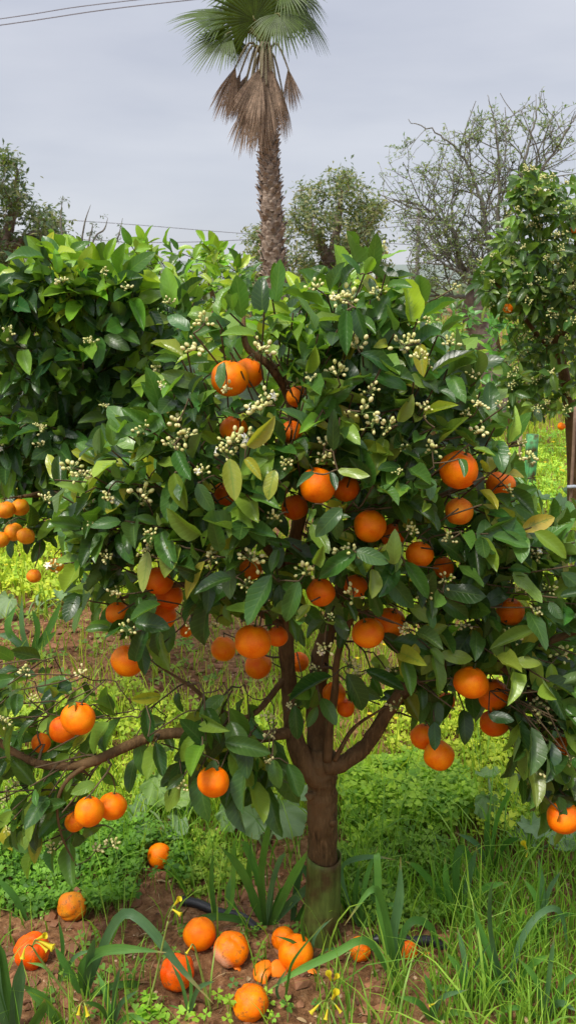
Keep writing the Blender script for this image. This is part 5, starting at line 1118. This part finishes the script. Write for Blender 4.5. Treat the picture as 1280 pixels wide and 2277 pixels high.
strap_plant('long diagonal blade rising towards the low hanging right branch', (1088, 1940), [[(1088, 1940), (1098, 1840), (1125, 1770), (1165, 1708)], [(1088, 1940), (1060, 1880), (1010, 1850)], [(1090, 1940), (1118, 1880), (1160, 1860)], [(1088, 1940), (1080, 1860), (1085, 1790)]], .0085, 7, 1)
strap_plant('weed with long arched blades over the red fallen orange', (188, 2218), [[(188, 2218), (185, 2150), (225, 2116), (290, 2110), (370, 2118)], [(190, 2218), (228, 2110), (275, 2032), (330, 2060), (400, 2150), (475, 2232)], [(186, 2218), (150, 2150), (120, 2100)], [(190, 2220), (260, 2190), (330, 2200), (390, 2290)], [(188, 2218), (200, 2130), (212, 2080)]], .0088, 8, 1)
strap_plant('broad blue green blades in the lower left corner', (30, 2290), [[(20, 2300), (-5, 2200), (-10, 2080)], [(40, 2300), (15, 2200), (0, 2120), (-20, 2090)], [(140, 2300), (105, 2230), (45, 2185)], [(30, 2300), (40, 2200), (50, 2130)], [(60, 2300), (90, 2250), (100, 2220)]], .012, 9, 2)
strap_plant('single dark blade slanting up at the left edge by the clover', (60, 2040), [[(60, 2040), (30, 1990), (-15, 1945)], [(62, 2040), (110, 2060), (150, 2085)]], .008, 10)
strap_plant('grey leek like weed standing in the far soil strip at left', (70, 1460), [[(70, 1460), (52, 1400), (50, 1320)], [(70, 1460), (85, 1400), (70, 1350)], [(70, 1460), (110, 1400), (140, 1330)], [(70, 1460), (30, 1420), (-10, 1410)], [(70, 1460), (20, 1400), (40, 1340)], [(70, 1460), (100, 1430), (130, 1400)]], .014, 11, 2)
strap_plant('grassy weed with thin blades at the bottom right corner', (1210, 2262), [[(1210, 2262), (1190, 2180), (1150, 2130)], [(1210, 2262), (1220, 2160), (1232, 2070)], [(1212, 2262), (1250, 2190), (1290, 2160)], [(1208, 2262), (1150, 2240), (1095, 2260)], [(1212, 2262), (1240, 2230), (1285, 2250)]], .006, 12, 1)
strap_plant('pale grassy weed at the bottom edge right of the nearest orange', (960, 2275), [[(960, 2275), (930, 2230), (880, 2215)], [(960, 2275), (980, 2220), (1040, 2200)], [(960, 2275), (955, 2200), (940, 2160)], [(962, 2275), (1010, 2250), (1060, 2265)]], .006, 13, 1)
strap_plant('thin upright weed between the nearest fallen orange and the long leaf', (632, 2240), [[(632, 2240), (640, 2180), (655, 2130), (730, 2040)], [(632, 2240), (615, 2200), (640, 2150)]], .003, 14, 1)

strap_plant('low weed of narrow bent blades left of the tree guard foot', (690, 2150), [[(690, 2150), (660, 2100), (610, 2080)], [(690, 2150), (700, 2080), (740, 2040)], [(692, 2150), (730, 2110), (790, 2120)], [(690, 2150), (670, 2060), (680, 2010)]], .0035, 21, 1)
strap_plant('narrow bladed weed standing before the hose end at left', (420, 2262), [[(420, 2262), (405, 2190), (380, 2140)], [(420, 2262), (440, 2200), (480, 2180)], [(422, 2262), (425, 2180), (410, 2110)], [(420, 2262), (380, 2240), (340, 2250)]], .0045, 22, 1)
strap_plant('tuft of grassy blades at the bottom left beside the yellow buds', (250, 2285), [[(250, 2285), (235, 2210), (215, 2160)], [(250, 2285), (270, 2230), (310, 2200)], [(250, 2285), (225, 2240), (180, 2225)], [(252, 2285), (290, 2260), (335, 2275)], [(250, 2285), (255, 2200), (270, 2140)]], .005, 23, 1)
strap_plant('thin blades crossing in front of the dark red orange at left', (130, 2190), [[(130, 2190), (140, 2110), (130, 2040)], [(130, 2190), (100, 2150), (60, 2140)], [(132, 2190), (165, 2130), (210, 2110)], [(130, 2190), (175, 2170), (225, 2185)]], .004, 24, 0)
strap_plant('lush grassy weed in the right foreground under the arching blades', (1040, 2235), [[(1040, 2235), (1020, 2160), (985, 2110)], [(1040, 2235), (1055, 2150), (1090, 2090)], [(1042, 2235), (1085, 2190), (1140, 2180)], [(1040, 2235), (1000, 2200), (945, 2195)], [(1040, 2235), (1030, 2130), (1015, 2060)]], .006, 25, 1)
strap_plant('upright strap leaves rising just behind the right of the tree guard', (800, 2068), [[(800, 2068), (790, 1990), (800, 1910)], [(800, 2068), (830, 1990), (836, 1915)], [(800, 2068), (770, 2000), (760, 1925), (820, 1905), (880, 1912)], [(802, 2068), (850, 2020), (900, 2010)], [(800, 2068), (812, 1960), (840, 1880)]], .007, 26, 0)
strap_plant('grassy clump with drooping blades at the foot of the right branch', (1200, 2080), [[(1200, 2080), (1190, 2000), (1160, 1950)], [(1200, 2080), (1215, 1990), (1250, 1930)], [(1202, 2080), (1240, 2040), (1290, 2030)], [(1200, 2080), (1165, 2040), (1120, 2040)], [(1200, 2080), (1205, 1980), (1195, 1900)]], .0065, 27, 1)
# ------------------------------------------------------------------ broad-leaved weeds
def lobed_leaf(mbx, p, out, nrm, R, col, r):
    out = norm(out); nrm = norm(nrm - out * np.dot(out, nrm)); sd = np.cross(out, nrm); n = 40; V, U = [p], [(0, .1, 0)]; k1, k2 = r.uniform(0, 6), r.uniform(0, 6)
    rings = (.25, .5, .75, .9, 1.0)
    for rr_ in rings:
        for k in range(n):
            a = (k / n) * 2 * math.pi; e = 1 + (.10 * math.cos(7 * a + k1 * .2) + .05 * math.cos(16 * a + k2)) * rr_ ** 3 - .35 * math.exp(-((a - math.pi) / .3) ** 2) * rr_
            rad = R * rr_ * e * (.78 + .22 * math.cos(a)); cx, cy = rad * math.sin(a), rad * math.cos(a) + R * .35 * rr_
            z = (.22 * rr_ * rr_ + .10 * math.cos(7 * a + k1 * .2) * rr_ ** 2 + .07 * math.sin(13 * a + k2) * rr_ ** 4 - .35 * max(0, math.cos(a + k1 * .1)) * rr_ ** 3) * R
            V.append(p + sd * cx + out * cy + nrm * z); U.append((math.sin(3.5 * a) * .8, .5 + .5 * cy / R, 0))
    f3 = [(0, 1 + k, 1 + (k + 1) % n) for k in range(n)]; f4 = [(1 + j * n + k, 1 + (j + 1) * n + k, 1 + (j + 1) * n + (k + 1) % n, 1 + j * n + (k + 1) % n) for j in range(4) for k in range(n)]
    mbx.add(V, [np.array(f3), np.array(f4)], col, U)
def broad_weed(label, px, py, leaves, seed, cols=((.15, .26, .12), (.27, .38, .22))):
    r = random.Random(seed); g = G(px, py); g[2] = float(hgt(g[0], g[1])); root = empty('broadleaf_weed', g); tag(root, label, 'weed', 'broad leaved weeds')
    for k, (lx, ly, R, dy) in enumerate(leaves):
        p = local(root, P(lx, ly, g[1] + dy)); Rm = R * PX(lx, ly, g[1]); t = r.random(); col = tuple(cols[0][q_] * (1 - t) + cols[1][q_] * t for q_ in range(3))
        out = np.array((p[0] * 1.5 + r.gauss(0, .1), dy * 2 - .12, r.gauss(0, .08))); mbx = MB(); lobed_leaf(mbx, p, out if np.linalg.norm(out) > .05 else np.array((.3, -.5, 0)), np.array((r.gauss(0, .25), -.45, .85)), Rm, col, r); lo = mbx.build('leaf', M['weed_leaf'], root)
        m1 = MB(); tube(m1, [(0, 0, -.01), p * .6 + np.array((0, 0, .02)), p], [.005, .004, .003], 5, 8, (.15, .22, .08)); m1.build('petiole', M['stalk'], lo)
broad_weed('pale lime broad leaf standing up behind the low left branch', 345, 1800, [(345, 1725, 55, .0), (300, 1760, 40, .1), (385, 1770, 35, -.05)], 1, ((.2, .34, .06), (.28, .42, .08)))
broad_weed('grey green broad leaved weed behind the trunk on its left', 590, 1870, [(560, 1760, 50, .05), (620, 1800, 55, -.05), (570, 1820, 45, -.1), (650, 1770, 40, .1), (520, 1800, 40, .05), (600, 1745, 40, .15)], 2)
broad_weed('broad leaved weed behind the lone back fallen orange', 390, 1875, [(330, 1800, 42, .1), (345, 1850, 36, .0), (420, 1810, 45, .1), (440, 1760, 38, .15), (380, 1840, 34, .0)], 3, ((.08, .17, .07), (.15, .26, .11)))
broad_weed('grey broad leaved weed low under the right hanging branch', 1180, 1880, [(1180, 1830, 50, -.05), (1230, 1850, 45, .0), (1140, 1850, 45, .05), (1110, 1800, 40, .1), (1215, 1800, 40, .12), (1260, 1880, 40, -.05)], 4)
broad_weed('broad leaved weed in the clover midway right of the trunk', 1090, 1830, [(1080, 1770, 40, .0), (1040, 1800, 32, .05), (1120, 1780, 36, .1), (1085, 1730, 34, .1)], 5, ((.12, .24, .07), (.2, .34, .1)))
broad_weed('grey broad leaved weed in far grass at the left edge', 60, 1370, [(20, 1330, 40, 0), (80, 1340, 40, .1), (200, 1320, 30, .2), (130, 1330, 36, .1)], 6)
broad_weed('blue green leafy weed in the far grass at right under the stake', 1220, 1240, [(1200, 1110, 30, .2), (1240, 1130, 34, .1), (1180, 1140, 30, 0), (1260, 1100, 30, .2), (1215, 1160, 34, -.1), (1160, 1120, 26, .1)], 7, ((.12, .25, .13), (.2, .36, .2)))
broad_weed('round leaved single weed in the grass right of the trunk', 945, 1880, [(945, 1850, 24, 0), (920, 1865, 16, -.03)], 8, ((.16, .26, .06), (.2, .3, .07)))

# ------------------------------------------------------------------ yellow sorrel flowers
def trumpet(p, d, s, r):
    mbx = MB(); d = norm(d); s1 = norm(np.cross(d, (.3, .2, .9))); s2 = np.cross(d, s1); V = []; n = 15
    for j, (h, rad) in enumerate(((0, .07), (.3, .10), (.6, .13), (.85, .17), (1.0, .25))):
        for k in range(n):
            a = 2 * math.pi * k / n; e = rad * (1 - .3 * (math.cos(5 * a) < -.6) * (j > 2)); V.append(p + d * s * (h - .05 * (math.cos(5 * a) < -.5) * (j > 3)) + (s1 * math.cos(a) + s2 * math.sin(a)) * s * e)
    f = [(j * n + k, j * n + (k + 1) % n, (j + 1) * n + (k + 1) % n, (j + 1) * n + k) for j in range(4) for k in range(n)]
    mbx.add(V, [np.array(f)], (.72, .62, .03)); return mbx
def sorrel(label, stem, heads, seed):
    r = random.Random(seed); g = G(*stem[0]); g[2] = float(hgt(g[0], g[1])); root = empty('sorrel_flower', g); tag(root, label, 'wildflower', 'yellow sorrel flowers in front')
    pts = [np.array((0, 0, -.005))] + [local(root, P(x_, y_, g[1] - .02 * k)) for k, (x_, y_) in enumerate(stem[1:])]; m1 = MB(); tube(m1, pts, [.0026, .0022, .0018], 6, 16, (.26, .34, .07)); m1.build('stem', M['stalk'], root); top = pts[-1]
    for (bx, by, tx_, ty_) in heads:
        Y = g[1] - .02 * len(stem); b, t = local(root, P(bx, by, Y)), local(root, P(tx_, ty_, Y - .012)); h = trumpet(b, t - b, np.linalg.norm(t - b) * r.uniform(.55, .8), r).build('blossom', M['flower'], root)
        m2 = MB(); tube(m2, [top, (top + b) / 2 + np.array((0, 0, .006)), b], [.0014, .0013, .0016], 5, 6, (.3, .36, .08)); m2.build('stalk', M['stalk'], root)
sorrel('yellow trumpet flowers on a long pale stem crossing the red fallen orange', [(322, 2262), (345, 2180), (362, 2100), (374, 2048)], [(388, 2012, 408, 1988), (384, 2022, 408, 2038)], 1)
sorrel('yellow trumpet flower cluster in front of the dark red left orange', [(182, 2262), (140, 2200), (95, 2140), (72, 2105)], [(88, 2092, 128, 2112), (84, 2088, 106, 2078), (56, 2108, 46, 2150), (90, 2100, 118, 2126)], 2)
sorrel('single yellow flower on a thin stem over the red wrinkled orange', [(470, 2250), (455, 2190), (440, 2130), (432, 2104)], [(424, 2106, 408, 2130)], 3)
sorrel('drooping yellow flower buds at the bottom left edge', [(200, 2290), (192, 2262), (186, 2235)], [(178, 2236, 172, 2270), (190, 2236, 200, 2276)], 4)
sorrel('bright yellow flower bunch at the bottom, right of the nearest orange', [(735, 2290), (732, 2255), (728, 2228)], [(708, 2234, 682, 2262), (745, 2234, 762, 2258), (728, 2244, 722, 2275), (738, 2222, 750, 2200)], 5)
sorrel('small yellow buds on a stem below the long leaf crossing the soil', [(738, 2250), (740, 2205), (738, 2185)], [(735, 2180, 728, 2158), (742, 2180, 752, 2166)], 6)
sorrel('yellow flower lying in the grass at the bottom right of centre', [(985, 2270), (990, 2245), (985, 2225)], [(965, 2232, 948, 2238)], 7)
sorrel('tiny yellow flower among the grass under the right hanging branch', [(1180, 1960), (1176, 1920), (1170, 1900)], [(1172, 1896, 1166, 1912), (1170, 1888, 1160, 1870)], 8)
print('scene built', len(bpy.data.objects))
